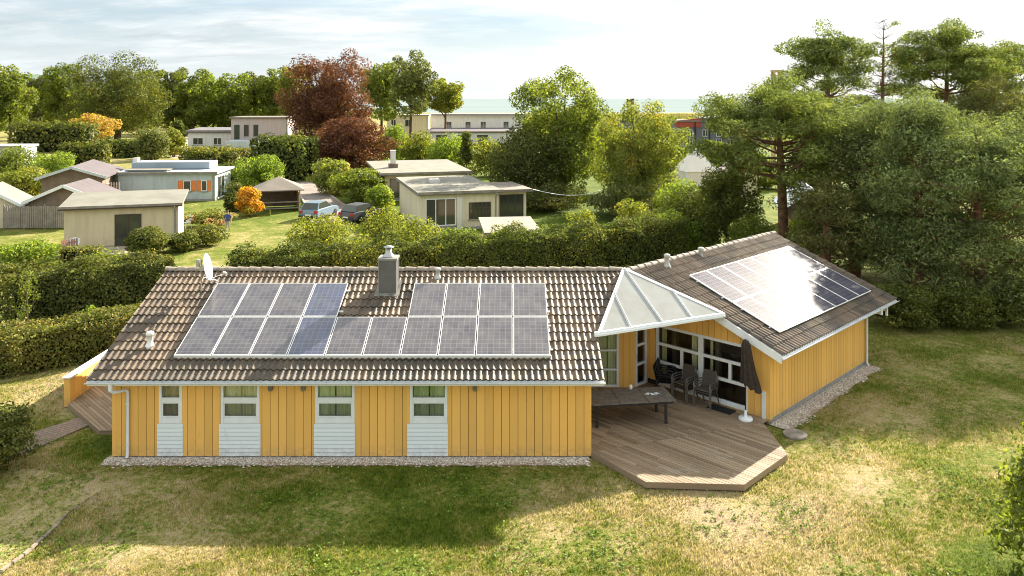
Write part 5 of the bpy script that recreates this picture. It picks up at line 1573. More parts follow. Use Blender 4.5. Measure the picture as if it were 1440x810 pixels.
# --- gardens on the left
hedge_obj('hedge', 'dark clipped hedge below the amber bush', [(gpx(25, 150), 150), (gpx(128, 150), 150)], 5.2, 5, 0.55, 14, LM['hedge'], core, 31, rough=0.6)
tree(131, 163, 64, 161, 'amber coloured bush before the broad dark lime tree', 'amber', 198, 0.5, 5000, cat='bush', name='garden_bush')
bush(20, 92, 66, 205, 'green bush at the left edge above the yellow green shrub', 'green', 0.3, 4500)
bush(32, 79, 84, 236, 'large yellow green shrub left of the brown gabled house', 'yellowgreen', 0.27, 6500)
bush(72, 88, 60, 214, 'light green shrub rising behind the yellow green shrub', 'bright', 0.29, 4500)
hedge_obj('hedge', 'clipped hedge behind the brown gabled house', [(gpx(88, 112), 112), (gpx(150, 112), 112)], 3.6, 2.5, 0.4, 26, LM['hedge'], core, 32, rough=0.35)
hedge_obj('hedge', 'long low hedge behind the pale blue house', [(gpx(140, 135), 135), (gpx(200, 135), 135)], 2.9, 2.5, 0.42, 22, LM['hedgedark'], core, 33, rough=0.35)
bush(212, 128, 46, 181, 'grey green bush at the top of the garden path', 'greygreen', 0.42, 4500)
bush(245, 136, 30, 182, 'lemon green bush right of the grey green bush', 'yellowgreen', 0.42, 2200)
bush(250, 160, 22, 165, 'small dark clipped ball tree before the far row', 'dark', 0.45, 1800)
hedge_obj('hedge', 'double clipped hedge below the pink house', [(gpx(262, 125), 125), (gpx(352, 122), 122)], 2.2, 3, 0.4, 26, LM['hedgelight'], core, 34, rough=0.3)
hedge_obj('hedge', 'dark clipped hedge in front of the double hedge', [(gpx(268, 112), 112), (gpx(330, 110), 110)], 2.6, 2.5, 0.38, 28, LM['hedge'], core, 35, rough=0.3)
bush(366, 84, 70, 219, 'round light green bush behind the timber gazebo', 'bright', 0.29, 5500)
bush(316, 90, 38, 232, 'dark bush right of the pale blue house', 'dark', 0.3, 3000)
hedge_obj('hedge', 'tall dark hedge block in front of the copper beech', [(gpx(366, 99), 99), (gpx(436, 97), 97)], 5.2, 4, 0.36, 30, LM['hedgedark'], core, 36, rough=0.4)
bush(350, 67, 40, 262, 'bright orange bush beside the gazebo', 'orange', 0.23, 3000, k=12, cr=0.42, shape='cone')
bush(330, 70, 26, 258, 'brownish green bush left of the orange one', 'greygreen', 0.24, 1800)
bush(322, 69, 14, 268, 'slim dark cypress left of the orange bush', 'dark', 0.22, 1300, shape='column', cat='cypress', name='cypress')
bush(246, 66, 15, 277, 'slim dark cypress at the corner of the pale blue house', 'dark', 0.22, 1300, shape='column', cat='cypress', name='cypress')
bush(296, 62, 58, 296, 'bed of pink flowers on the garden lawn', 'pink', 0.2, 2600, cat='flower bed', name='flower_bed')
bush(256, 64, 30, 305, 'low green bush by the white garden chairs of the pale house', 'green', 0.2, 1500)
bush(207, 50.5, 58, 320, 'round clipped bush before the beige chalet', 'hedge', 0.18, 5000)
bush(259, 52, 42, 326, 'low rounded bush right of the clipped bush', 'hedge', 0.18, 3000)
bush(290, 54, 46, 318, 'boxy green bush nearest the garden lawn', 'hedgelight', 0.18, 3200)
hedge_obj('hedge', 'knee high box hedge in front of the beige chalet', [(gpx(88, 48.2), 48.2), (gpx(141, 48.2), 48.2)], 0.95, 0.8, 0.15, 110, LM['hedgelight'], core, 37, rough=0.1)
bush(40, 47.5, 86, 338, 'loose light green shrubs on the lawn left of the beige chalet', 'bright', 0.2, 2600, k=26, cr=0.3)
bush(150, 41.5, 70, 352, 'green shoots growing over the tall left hedge', 'green', 0.16, 2200)
# --- along the road and round the beige bungalow
bush(470, 83, 66, 226, 'large grey green bush along the road bend', 'willow', 0.29, 6000)
bush(507, 76, 72, 236, 'large green bush along the road next to the parked car', 'green', 0.28, 6500)
bush(533, 70, 38, 262, 'clipped light bush beside the bungalow wall', 'bright', 0.25, 2600)
bush(450, 51.5, 84, 302, 'pale yellow green bush before the driveway', 'yellowgreen', 0.2, 3400)
bush(540, 51, 66, 294, 'yellow green bush at the left corner of the beige bungalow', 'yellowgreen', 0.2, 3200)
bush(585, 48.5, 90, 306, 'lemon coloured bush on the long hedge before the bungalow', 'yellowgreen', 0.19, 3600)
bush(645, 47, 74, 322, 'green bush on the long hedge before the bungalow terrace', 'bright', 0.18, 2800)
bush(712, 46.5, 58, 319, 'rounded green bush before the lean-to roof', 'green', 0.18, 3000)
bush(762, 47.5, 52, 316, 'rounded green bush at the right end of the lean-to roof', 'green', 0.18, 2800)
bush(552, 118, 40, 173, 'slim light green tree between the white houses and the flat roof', 'bright', 0.4, 3200, shape='column')
bush(588, 112, 52, 188, 'yellow leaved bush above the flat roofed house', 'yellowgreen', 0.38, 3400)
bush(628, 108, 62, 190, 'light green bush in the middle above the flat roofed house', 'bright', 0.37, 3600)
bush(656, 104, 28, 181, 'dark pointed conifer above the flat roofed house', 'dark', 0.35, 2200, shape='cone', cat='conifer', name='conifer')
bush(690, 102, 58, 196, 'yellow green bush right of the pointed conifer', 'yellowgreen', 0.36, 3400)

bush(802, 48.2, 76, 324, 'bright green top growing out of the hedge, left of the lawn bushes', 'bright', 0.18, 3800)
bush(862, 50.0, 74, 314, 'bright green top growing out of the hedge, in front of the slim shrub', 'bright', 0.18, 3800)
bush(915, 51.5, 76, 306, 'yellow green top at the right end of the long hedge', 'yellowgreen', 0.18, 3800)
bush(500, 47.5, 80, 332, 'yellow green shoots over the left part of the long hedge', 'yellowgreen', 0.18, 3200)
bush(880, 66, 90, 262, 'dark undergrowth at the foot of the light birch', 'olive', 0.25, 5000)
bush(955, 64, 70, 258, 'light undergrowth right of the birch stem', 'bright', 0.25, 4500)
bush(765, 71, 110, 262, 'shaded undergrowth at the foot of the dark oval tree', 'olive', 0.26, 5000)

cl = []
for i in range(240):
    y = rg.uniform(150, 330); x = rg.uniform(-0.13, 0.36) * y; h = min(rg.uniform(2.0, 5.0), 9.7 - 0.021 * y)
    if 0.19 * y < x < 0.31 * y and y < 182: continue
    if -0.19 * y < x < 0.02 * y and y < 215: continue
    cl.append((x, y, h * 0.35, rg.uniform(2.5, 6), 3, h * 0.55))
me = leaf_mesh('thicket', *clump_leaves(np.array(cl), 30000, 0.62, rg, 0.7), [LM['green']])
o = bpy.data.objects.new('thicket', me); COL.objects.link(o); tag(o, 'far green thicket between the houses and the shore', 'thicket', None, 'stuff')

tree(1000, 118, 60, 196, 'green tree before the brown red building', 'green', 236, None, 4500)
tree(948, 120, 40, 204, 'small green tree left of the canvas tent', 'green', 240, None, 3200)
tree(1046, 100, 70, 214, 'light green tree seen under the left boughs of the forked pine', 'bright', 262, None, 4500)
tree(1075, 88, 60, 240, 'green tree seen just left of the forked pine trunk', 'green', 292, None, 4000)
tree(1150, 92, 70, 236, 'green tree seen between the pine trunks, behind the blue grey roof', 'green', 290, None, 4500)
# ------------------------------------------------------------------ neighbouring houses
def m_render(name, c):
    m, nt, out = new_mat(name)
    co = objco(nt)
    st = nd(nt, 'ShaderNodeMapping', {'Vector': co, 'Scale': (1.6, 1.6, 0.22)}).outputs[0]
    f = mapr(nt, noise(nt, st, 1.5, 5, 0.65), 0.42, 0.72, 0, 0.5)
    col = mixc(nt, f, c, tuple(v * 0.66 for v in c))
    z = nd(nt, 'ShaderNodeSeparateXYZ', {0: co}).outputs[2]
    dirt = mth(nt, 'MULTIPLY', mapr(nt, z, 0.1, 0.9, 1.0, 0.0), mapr(nt, noise(nt, co, 2.5, 4, 0.7), 0.4, 0.7, 0, 0.5))
    princ(nt, out, mixc(nt, dirt, col, (0.22, 0.20, 0.14)), 0.9, 0.15)
    return m
M['beige'] = m_render('render_beige', (0.68, 0.57, 0.37))
M['cream'] = m_render('render_cream', (0.74, 0.65, 0.48))
M['offwhite'] = m_render('render_offwhite', (0.70, 0.67, 0.62))
M['paleblue'] = m_render('render_paleblue', (0.52, 0.57, 0.58))
M['pinkish'] = m_render('render_pink', (0.50, 0.40, 0.38))
M['brownwood'] = simple('stained_wood', (0.20, 0.15, 0.11), 0.85, 0.25, 1.5)
M['roofgrey'] = simple('roof_felt', (0.205, 0.195, 0.16), 0.9, 0.15, 0.8)
M['roofbrown'] = simple('roof_felt_brown', (0.21, 0.18, 0.15), 0.9, 0.15, 0.8)
M['roofpurple'] = simple('roof_sheet_purple', (0.115, 0.095, 0.10), 0.85, 0.15, 0.8)
M['roofwhite'] = simple('roof_white', (0.50, 0.52, 0.53), 0.7, 0.05, 0.5)
M['roofblue'] = simple('roof_pale_blue', (0.33, 0.385, 0.42), 0.7, 0.08, 0.5)
M['winframe'] = simple('brown_frame', (0.075, 0.05, 0.035), 0.6)
M['paneglass'] = None
m, nt, out = new_mat('dark_window')
princ(nt, out, (0.05, 0.055, 0.045), 0.08, 0.6); M['paneglass'] = m
M['shutter'] = simple('orange_shutter', (0.75, 0.22, 0.05), 0.7)
M['redclad'] = simple('red_cladding', (0.38, 0.07, 0.045), 0.8, 0.15, 0.5)
M['slate'] = simple('grey_cladding', (0.15, 0.14, 0.16), 0.8, 0.2, 0.4)
M['canvas'] = simple('tent_canvas', (0.72, 0.66, 0.60), 0.85, 0.05, 1.0)
M['greywood'] = simple('grey_wood', (0.26, 0.225, 0.19), 0.9, 0.25, 2.0)
M['lightwood'] = simple('light_wood', (0.50, 0.36, 0.22), 0.85, 0.2, 2.0)

def yawm(x, y, yaw, z=0.0):
    """u along the front to the right, v to the back, z up"""
    return Matrix.Translation((x, y, z)) @ Matrix.Rotation(yaw, 4, 'Z')
def add_window(par, mt, wall, u, z, w, h, frame='white', bars=(1, 1), depth=None, shutters=None):
    """wall: ('f', v) front at depth v, ('l', u) left end, ('r', u) right end"""
    kind, off = wall
    if kind == 'f': fm = mt @ Matrix(((1, 0, 0, 0), (0, 1, 0, off), (0, 0, 1, 0), (0, 0, 0, 1)))
    elif kind == 'r': fm = mt @ Matrix(((0, -1, 0, off), (1, 0, 0, 0), (0, 0, 1, 0), (0, 0, 0, 1)))
    else: fm = mt @ Matrix(((0, 1, 0, off), (-1, 0, 0, 0), (0, 0, 1, 0), (0, 0, 0, 1)))
    t = 0.07; f = MB()
    f.box((u, -0.05, z), (u + t, 0.0, z + h), fm); f.box((u + w - t, -0.05, z), (u + w, 0.0, z + h), fm)
    f.box((u + t, -0.048, z), (u + w - t, 0.0, z + t), fm); f.box((u + t, -0.048, z + h - t), (u + w - t, 0.0, z + h), fm)
    for i in range(1, bars[0]): f.box((u + w * i / bars[0] - 0.035, -0.045, z + t), (u + w * i / bars[0] + 0.035, 0.0, z + h - t), fm)
    for i in range(1, bars[1]): f.box((u + t, -0.042, z + h * i / bars[1] - 0.03), (u + w - t, 0.0, z + h * i / bars[1] + 0.03), fm)
    o = f.build('window', M[frame]); o.parent = par
    f = MB(); f.box((u - 0.06, -0.12, z - 0.07), (u + w + 0.06, -0.001, z - 0.004), fm); q = f.build('sill', M['plinth']); q.parent = o
    g = MB(); g.box((u + t, -0.02, z + t), (u + w - t, -0.004, z + h - t), fm); q = g.build('pane', M['paneglass']); q.parent = o
    if shutters:
        for a in (u - shutters - 0.02, u + w + 0.02):
            s = MB(); s.box((a, -0.06, z), (a + shutters, -0.01, z + h), fm); q = s.build('shutter', M['shutter']); q.parent = par
def house_base(name, label, cat, x, y, yaw):
    return thing(name, label, cat, (x, y, 0), yaw)
I4 = Matrix.Identity(4)
def flat_house(name, label, px, Y, wpx, zf, zb, depth, yaw, wall, roof, over=0.35, thick=0.22, cat='house', front_wall=None):
    """mono-pitch or flat roof; local origin at the front left corner"""
    x = gpx(px, Y); w = wpx / F * Y / math.cos(yaw)
    t = house_base(name, label, cat, x, Y, yaw)
    b = MB()
    b.add([Vector(p) for p in ((0, 0, -0.2), (w, 0, -0.2), (w, depth, -0.2), (0, depth, -0.2), (0, 0, zf), (w, 0, zf), (w, depth, zb), (0, depth, zb))],
          [(3, 2, 1, 0), (4, 5, 6, 7), (0, 1, 5, 4), (1, 2, 6, 5), (2, 3, 7, 6), (3, 0, 4, 7)])
    o = b.build('wall', M[wall]); o.parent = t
    r = MB(); s = (zb - zf) / depth
    a0, a1, b0, b1 = -over, w + over, -over, depth + over
    r.slab([(a0, b0, zf + s * b0 + thick), (a1, b0, zf + s * b0 + thick), (a1, b1, zf + s * b1 + thick), (a0, b1, zf + s * b1 + thick)], thick - 0.003)
    o = r.build('roof', M[roof]); o.parent = t
    fa = MB(); zf_ = zf + s * b0
    fa.box((a0 - 0.02, b0 - 0.05, zf_ + thick * 0.35), (a1 + 0.02, b0 - 0.004, zf_ + thick + 0.04))
    o = fa.build('fascia', M['greywood']); o.parent = t
    dp = MB(); dp.tube([(a1 - 0.5, b0 - 0.06, zf_), (a1 - 0.5, -0.06, zf_ - 0.3), (a1 - 0.5, -0.06, 0.0)], 0.045, 6)
    o = dp.build('downpipe', M['zinc']); o.parent = t
    pl_ = MB(); pl_.box((0.02, -0.03, -0.15), (w - 0.02, -0.002, 0.18)); o = pl_.build('plinth', M['plinth']); o.parent = t
    return t, w
def gable_house(name, label, px, Y, wpx, ze, zr, depth, yaw, wall, roof, trim='white', over=0.35, cat='house'):
    """gable towards the viewer, ridge running back"""
    x = gpx(px, Y); w = wpx / F * Y / math.cos(yaw)
    t = house_base(name, label, cat, x, Y, yaw)
    b = MB()
    f = [(0, 0, -0.2), (w, 0, -0.2), (w, 0, ze), (w / 2, 0, zr), (0, 0, ze)]
    vs = [Vector(p) for p in f] + [Vector((p[0], depth, p[2])) for p in f]
    b.add(vs, [(0, 1, 2, 3, 4), (9, 8, 7, 6, 5)] + [(i, 5 + i, 5 + (i + 1) % 5, (i + 1) % 5) for i in range(5)])
    o = b.build('wall', M[wall]); o.parent = t
    s = (zr - ze) / (w / 2); r = MB()
    for sg in (0, 1):
        u0 = -over if sg == 0 else w + over
        z0 = ze - s * over + 0.14; z1 = zr + 0.14
        pts = [(u0, -over, z0), (w / 2, -over, z1), (w / 2, depth + over, z1), (u0, depth + over, z0)]
        if sg == 0: pts = pts
        r.slab(pts, 0.13)
    o = r.build('roof', M[roof]); o.parent = t
    tr = MB()
    for u0 in (-over, w + over):
        tr.bar((u0, -over - 0.03, ze - s * over + 0.06), (w / 2, -over - 0.03, zr + 0.06), 0.05, 0.24)
    o = tr.build('bargeboard', M[trim]); o.parent = t
    return t, w

# beige chalet
t, w = flat_house('chalet', 'beige flat roofed chalet with a glazed brown double door, nearest on the left', 90, 52, 142, 2.75, 3.2, 3.6, R(17), 'beige', 'roofgrey', 0.3, 0.18)
add_window(t, I4, ('f', 0), 3.05, 0.1, 1.65, 2.15, 'winframe', (2, 1))
tr = MB(); tr.box((-0.31, -0.34, 2.68), (w + 0.31, -0.30, 2.90)); o = tr.build('fascia', M['winframe']); o.parent = t
tb = MB(); tb.box((-0.2, -3.0, -0.1), (w * 0.8, -0.01, 0.1)); o = tb.build('terrace', simple('terrace_slabs', (0.42, 0.34, 0.27), 0.9, 0.15, 1.0)); o.parent = t
# brown gabled house and the gable in front of it
t, w = gable_house('cottage', 'brown wooden cottage with purple grey sheet roof', 58, 71, 74, 2.9, 3.75, 8.5, R(17), 'brownwood', 'roofpurple', 'paleblue', 0.45)
add_window(t, I4, ('r', w), 2.0, 0.9, 1.0, 1.1, 'white', (2, 1))
t, w = gable_house('shed', 'low wooden shed with white bargeboards beside the beige chalet', 40, 61.5, 92, 2.0, 3.15, 5.0, R(10), 'brownwood', 'roofpurple', 'white', 0.35, 'shed')
t, w = gable_house('cottage', 'small cottage with white gable cut by the left edge of the picture', -64, 60, 74, 1.8, 3.1, 4.0, R(20), 'cream', 'roofgrey', 'white', 0.4)
add_window(t, I4, ('r', w), 1.2, 0.8, 1.0, 1.0, 'white', (2, 1))
# picket fence before the shed
ft = thing('board_fence', 'grey board fence between the white gable and the beige chalet', 'fence', (gpx(5, 60.4), 60.4, 0), R(2))
b = MB(); L = (84 / F) * 60.4; n = int(L / 0.16)
for i in range(n): b.box((i * L / n, -0.02, 0.1), (i * L / n + 0.13, 0.01, 1.75 + 0.02 * (i % 3)))
o = b.build('boards', M['greywood']); o.parent = ft
for i in range(4):
    b = MB(); b.box((i * L / 3 - 0.05, 0.012, -0.1), (i * L / 3 + 0.05, 0.11, 1.9)); o = b.build('post', M['greywood']); o.parent = ft
# trellis between the cottage and the pale house
ft = thing('trellis_fence', 'pinkish trellis fence right of the brown cottage', 'fence', (gpx(136, 73), 73, 0), R(6))
b = MB()
for i in range(9): b.box((i * 0.25, -0.02, 0.1), (i * 0.25 + 0.05, 0.02, 2.3))
for i in range(8): b.box((0, -0.035, 0.2 + i * 0.27), (2.1, -0.021, 0.25 + i * 0.27))
o = b.build('lattice', simple('trellis_wood', (0.50, 0.36, 0.30), 0.9)); o.parent = ft
# pale blue house with orange shutters
t, w = flat_house('bungalow', 'pale blue flat roofed bungalow with orange shutters', 166, 77, 134, 2.65, 2.75, 5.0, R(3), 'paleblue', 'roofblue', 0.3, 0.2)
for u in (w - 4.2, w - 2.55): pass
add_window(t, I4, ('f', 0), w - 3.1, 0.95, 0.75, 1.05, 'white', (1, 1), shutters=0.5)
add_window(t, I4, ('f', 0), w - 1.35, 0.95, 0.55, 1.05, 'white', (1, 1), shutters=0.35)
add_window(t, I4, ('r', w), 0.6, 0.15, 2.2, 2.2, 'white', (2, 1))
up = MB(); up.box((0.2, 2.6, 2.95), (w - 1.4, 5.2, 3.62)); o = up.build('upper_roof', M['roofblue']); o.parent = t
sk = MB(); sk.box((0.5, 0.4, 2.953), (4.6, 2.2, 3.05)); o = sk.build('roof_panel', M['roofgrey']); o.parent = t
cz = MB(); cz.box((0.0, 3.3, 2.96), (0.5, 3.9, 4.0)); o = cz.build('chimney', M['offwhite']); o.parent = t
# gazebo
gt = thing('gazebo', 'small timber gazebo with hipped roof and half open sides', 'gazebo', (gpx(392, 71.5), 71.5, 0), R(18))
hw = 1.75
for sx in (-1, 1):
    for sy in (-1, 1):
        p = MB(); p.box((sx * hw - 0.07, sy * hw - 0.07, 0), (sx * hw + 0.07, sy * hw + 0.07, 2.0)); o = p.build('post', M['lightwood']); o.parent = gt
r = MB(); e = hw + 0.4
r.add([(-e, -e, 1.95), (e, -e, 1.95), (e, e, 1.95), (-e, e, 1.95), (0, 0, 3.0), (-e, -e, 1.86), (e, -e, 1.86), (e, e, 1.86), (-e, e, 1.86)],
      [(0, 1, 4), (1, 2, 4), (2, 3, 4), (3, 0, 4), (5, 6, 1, 0), (6, 7, 2, 1), (7, 8, 3, 2), (8, 5, 0, 3), (8, 7, 6, 5)])
o = r.build('roof', M['roofbrown']); o.parent = gt
p = MB(); p.box((hw - 0.03, -hw + 0.075, 0.05), (hw + 0.03, hw - 0.075, 1.55)); o = p.build('side_panel', M['lightwood']); o.parent = gt
p = MB(); p.box((-hw + 0.075, hw - 0.03, 0.05), (hw - 0.075, hw + 0.03, 1.95)); o = p.build('back_panel', M['brownwood']); o.parent = gt
p = MB()
for z in (0.25, 0.8): p.box((-hw + 0.075, -hw - 0.03, z), (hw - 0.075, -hw + 0.03, z + 0.1))
o = p.build('railing', M['greywood']); o.parent = gt
# flat roofed house behind the bungalow
t, w = flat_house('bungalow', 'low house with wide flat felt roof behind the beige bungalow', 541, 77, 112, 2.55, 2.75, 12.0, R(16), 'beige', 'roofgrey', 0.6, 0.25)
add_window(t, I4, ('f', 0), 2.9, 1.2, 2.3, 0.9, 'winframe', (3, 1)); add_window(t, I4, ('f', 0), 0.5, 0.3, 1.6, 1.9, 'winframe', (2, 1))
c = MB(); c.box((1.0, 4.4, 2.7), (1.9, 5.3, 3.3)); o = c.build('chimney', M['brownwood']); o.parent = t
c = MB(); c.box((1.2, 4.6, 3.302), (1.7, 5.1, 4.6)); c.box((1.15, 4.55, 4.604), (1.75, 5.15, 4.7)); o = c.build('flue', M['offwhite']); o.parent = t
# beige bungalow
t, w = flat_house('bungalow', 'beige bungalow with gridded window and covered terrace beyond the hedge', 592, 59.5, 108, 2.72, 2.85, 10.5, R(17), 'cream', 'roofgrey', 0.3, 0.25)
add_window(t, I4, ('f', 0), 0.35, 0.35, 2.35, 2.1, 'white', (3, 1)); add_window(t, I4, ('f', 0), 3.75, 0.75, 1.75, 1.3, 'winframe', (5, 3))
fp = MB(); fp.box((2.78, -0.12, 0.0), (3.2, -0.005, 2.5)); o = fp.build('pier', M['offwhite']); o.parent = t
sk = MB(); sk.box((1.8, 5.5, 3.0), (2.6, 6.3, 3.35)); o = sk.build('skylight', M['offwhite']); o.parent = t
ex = MB(); ex.box((w + 0.005, 1.2, -0.1), (w + 2.7, 6.0, 2.62)); o = ex.build('extension_wall', M['cream']); o.parent = t
ex = MB(); ex.box((w + 0.32, 0.7, 2.63), (w + 3.1, 6.4, 2.85)); o = ex.build('extension_roof', M['roofbrown']); o.parent = t
add_window(t, I4, ('f', 1.2), w + 0.45, 0.2, 2.0, 2.2, 'winframe', (3, 1))
# lean-to roof in front
lt = thing('lean_to', 'low lean-to with pale felt roof standing before the beige bungalow', 'shed', (gpx(683, 48.2), 48.2, 0), R(6))
b = MB(); b.box((0.15, 0.2, 0), (3.3, 5.0, 1.68)); o = b.build('wall', M['lightwood']); o.parent = lt
b = MB(); b.slab([(-0.1, -0.1, 1.85), (3.5, -0.1, 1.85), (3.5, 5.6, 1.95), (-0.1, 5.6, 1.95)], 0.14); o = b.build('roof', simple('roof_felt_pale', (0.27, 0.235, 0.19), 0.9, 0.1, 0.8)); o.parent = lt
# washing line from the bungalow to the dark tree
cl = MB(); a = P(748, 266, 63); b_ = P(858, 264, 72); pts = [a.lerp(b_, i / 12) - Vector((0, 0, 0.6 * math.sin(math.pi * i / 12))) for i in range(13)]
cl.tube(pts, 0.03, 5); o = cl.build('washing_line', M['white']); tag(o, 'slack white washing line from the beige bungalow to the dark tree', 'washing line')
# pink house and the ones beside it
t, w = flat_house('villa', 'pinkish flat roofed villa left of the copper beech', 325, 150, 78, 6.3, 6.3, 9.0, R(4), 'pinkish', 'roofbrown', 0.3, 0.3)
for u in (2.4, 4.2): add_window(t, I4, ('f', 0), u, 2.9, 0.9, 2.2, 'winframe', (1, 1))
add_window(t, I4, ('f', 0), 0.5, 2.2, 1.2, 3.0, 'paleblue', (1, 1))
b = MB(); b.box((0.3, -5.0, -0.2), (w * 0.6, -0.01, 2.2)); o = b.build('terrace_block', M['paleblue']); o.parent = t
t, w = flat_house('annex', 'grey white low annex left of the pink villa', 264, 156, 62, 3.3, 3.6, 8.0, R(4), 'offwhite', 'slate', 0.3, 0.5)
add_window(t, I4, ('f', 0), 1.0, 0.9, 2.0, 1.4, 'white', (2, 1)); add_window(t, I4, ('f', 0), 5.0, 0.9, 1.6, 1.4, 'white', (2, 1))
t, w = flat_house('terraced_house', 'long cream terrace row with white roof below the sea horizon', 606, 205, 130, 5.5, 5.5, 10, R(2), 'offwhite', 'roofwhite', 0.5, 0.6)
for u in (4.0, 9.0, 13.0, 19.0): add_window(t, I4, ('f', 0), u, 2.2, 1.4, 1.9, 'paleblue', (2, 1))
b = MB(); b.box((-0.4, -4.0, -0.2), (w, -0.01, 2.0)); o = b.build('lower_storey', M['offwhite']); o.parent = t
b = MB(); b.slab([(-0.5, -4.4, 2.2), (w + 0.1, -4.4, 2.2), (w + 0.1, -0.02, 2.5), (-0.5, -0.02, 2.5)], 0.2); o = b.build('porch_roof', M['slate']); o.parent = t
t, w = flat_house('terraced_house', 'cream house with blue window left of the long terrace row', 544, 190, 58, 5.9, 5.9, 9, R(3), 'cream', 'offwhite', 0.2, 0.3)
add_window(t, I4, ('f', 0), 4.4, 3.4, 1.6, 1.6, 'paleblue', (2, 1)); add_window(t, I4, ('f', 0), 1.0, 3.4, 1.2, 1.6, 'white', (2, 1))
t, w = flat_house('garage', 'long grey flat roofed garage row in front of the cream terrace', 600, 172, 132, 2.6, 2.7, 10, R(3), 'offwhite', 'roofpurple', 0.3, 0.3, 'garage')
for u in (2.0, 6.5, 11.0): add_window(t, I4, ('f', 0), u, 0.1, 2.6, 2.1, 'white', (1, 3))
# left edge
t, w = flat_house('caravan', 'long white caravan roof at the left edge among the hedges', -40, 112, 68, 3.0, 3.1, 4, R(2), 'paleblue', 'roofwhite', 0.2, 0.3, 'caravan')
add_window(t, I4, ('f', 0), 4.6, 1.4, 1.6, 0.9, 'slate', (2, 1))
# between the birch and the pines
t, w = flat_house('apartment_block', 'grey apartment block with a red upper band behind the birch', 950, 165, 92, 5.2, 5.2, 10, R(-6), 'slate', 'slate', 0.2, 0.3, 'apartments')
b = MB(); b.add([Vector(p) for p in ((0, -0.06, 4.1), (5.2, -0.06, 4.1), (5.2, -0.06, 6.0), (0, -0.06, 5.5), (0, 0.3, 4.1), (5.2, 0.3, 4.1), (5.2, 0.3, 6.0), (0, 0.3, 5.5))],
      [(0, 1, 2, 3), (7, 6, 5, 4), (4, 5, 1, 0), (5, 6, 2, 1), (6, 7, 3, 2), (7, 4, 0, 3)]); o = b.build('red_band', M['redclad']); o.parent = t
b = MB(); b.add([Vector(p) for p in ((5.25, 0.1, 5.6), (w, 0.1, 5.6), (w, 0.1, 6.4), (5.25, 0.1, 6.1), (5.25, 9, 5.6), (w, 9, 5.6), (w, 9, 6.4), (5.25, 9, 6.1))],
      [(0, 1, 2, 3), (7, 6, 5, 4), (4, 5, 1, 0), (5, 6, 2, 1), (6, 7, 3, 2), (7, 4, 0, 3)]); o = b.build('roof_storey', M['slate']); o.parent = t
for u in (0.5, 2.4, 5.6, 8.4, 10.8):
    for z in (0.3, 2.2): add_window(t, I4, ('f', 0), u, z, 1.1, 1.4, 'white', (2, 1))
b = MB(); b.box((3.9, -0.2, 0), (4.2, -0.07, 5.4)); b.box((6.9, -0.2, 0), (7.15, -0.07, 5.0)); o = b.build('pillar', M['darkmetal']); o.parent = t
t, w = flat_house('apartment_block', 'brown red building half hidden by the forked pine', 1034, 170, 60, 4.0, 4.2, 9, R(-4), 'pinkish', 'redclad', 0.3, 0.4, 'apartments')
add_window(t, I4, ('f', 0), 1.0, 1.0, 1.4, 1.6, 'white', (2, 1))
t, w = flat_house('kiosk', 'grey slatted building glimpsed between the dark tree and the birch', 872, 180, 32, 5.0, 5.0, 6, R(0), 'slate', 'slate', 0.2, 0.3)
add_window(t, I4, ('f', 0), 1.2, 2.0, 1.6, 1.6, 'white', (2, 2))
tt_ = thing('tent', 'white peaked canvas tent between the birch and the pine', 'tent', (gpx(979, 92), 92, 0), R(10))
b = MB(); b.add([(-2.1, -2.1, 1.7), (2.1, -2.1, 1.7), (2.1, 2.1, 1.7), (-2.1, 2.1, 1.7), (0, 0, 4.3)], [(0, 1, 4), (1, 2, 4), (2, 3, 4), (3, 0, 4), (3, 2, 1, 0)]); o = b.build('canopy', M['canvas']); o.parent = tt_
b = MB(); b.box((-2.0, -2.0, 0), (2.0, 2.0, 1.695)); o = b.build('side_wall', M['canvas']); o.parent = tt_
for sx in (-1, 1):
    b = MB(); b.tube([(sx * 2.06, -2.06, 0), (sx * 2.06, -2.06, 1.75)], 0.04, 6); o = b.build('pole', M['white']); o.parent = tt_
t, w = gable_house('cottage', 'cream cottage seen through the boughs of the forked pine', 1016, 78, 46, 2.6, 4.0, 6, R(-12), 'cream', 'pinkish', 'white', 0.3)
add_window(t, I4, ('f', 0), 1.0, 0.9, 1.0, 1.1, 'white', (2, 1))
t, w = gable_house('cottage', 'cottage with blue grey roof behind the two pine trunks', 1106, 57, 70, 2.0, 3.3, 7, R(-14), 'brownwood', 'roofblue', 'winframe', 0.4)
add_window(t, I4, ('f', 0), 1.3, 0.8, 1.0, 1.0, 'white', (2, 1))
# wooden lookout frame above the pines
lt = thing('lookout_tower', 'tall light timber tower frame peeping out over the pines', 'tower', (gpx(1092, 120), 120, 0), 0)
for sx in (-0.5, 0.5):
    for sy in (-0.5, 0.5):
        b = MB(); b.box((sx - 0.14, sy - 0.14, 0), (sx + 0.14, sy + 0.14, 14.2)); o = b.build('post', M['lightwood']); o.parent = lt
b = MB(); b.box((-0.7, -0.7, 14.21), (0.7, 0.7, 14.5)); o = b.build('beam', M['lightwood']); o.parent = lt
fp = thing('flagpole', 'white pole with a dark blue flag above the birch', 'flagpole', (gpx(892, 150), 150, 0), 0)
b = MB(); b.tube([(0, 0, 0), (0, 0, 10.3)], [0.08, 0.05], 8); o = b.build('pole', M['white']); o.parent = fp
b = MB(); vs = []
for i in range(9):
    x = -1.5 * i / 8; d = 0.12 * math.sin(i * 1.1); vs += [(x, d, 10.15 - 0.08 * i / 8), (x, d, 9.05 - 0.02 * i)]
b.add(vs, [(2 * i, 2 * i + 1, 2 * i + 3, 2 * i + 2) for i in range(8)], 0, True); o = b.build('flag', simple('blue_flag', (0.05, 0.07, 0.16), 0.8)); o.parent = fp

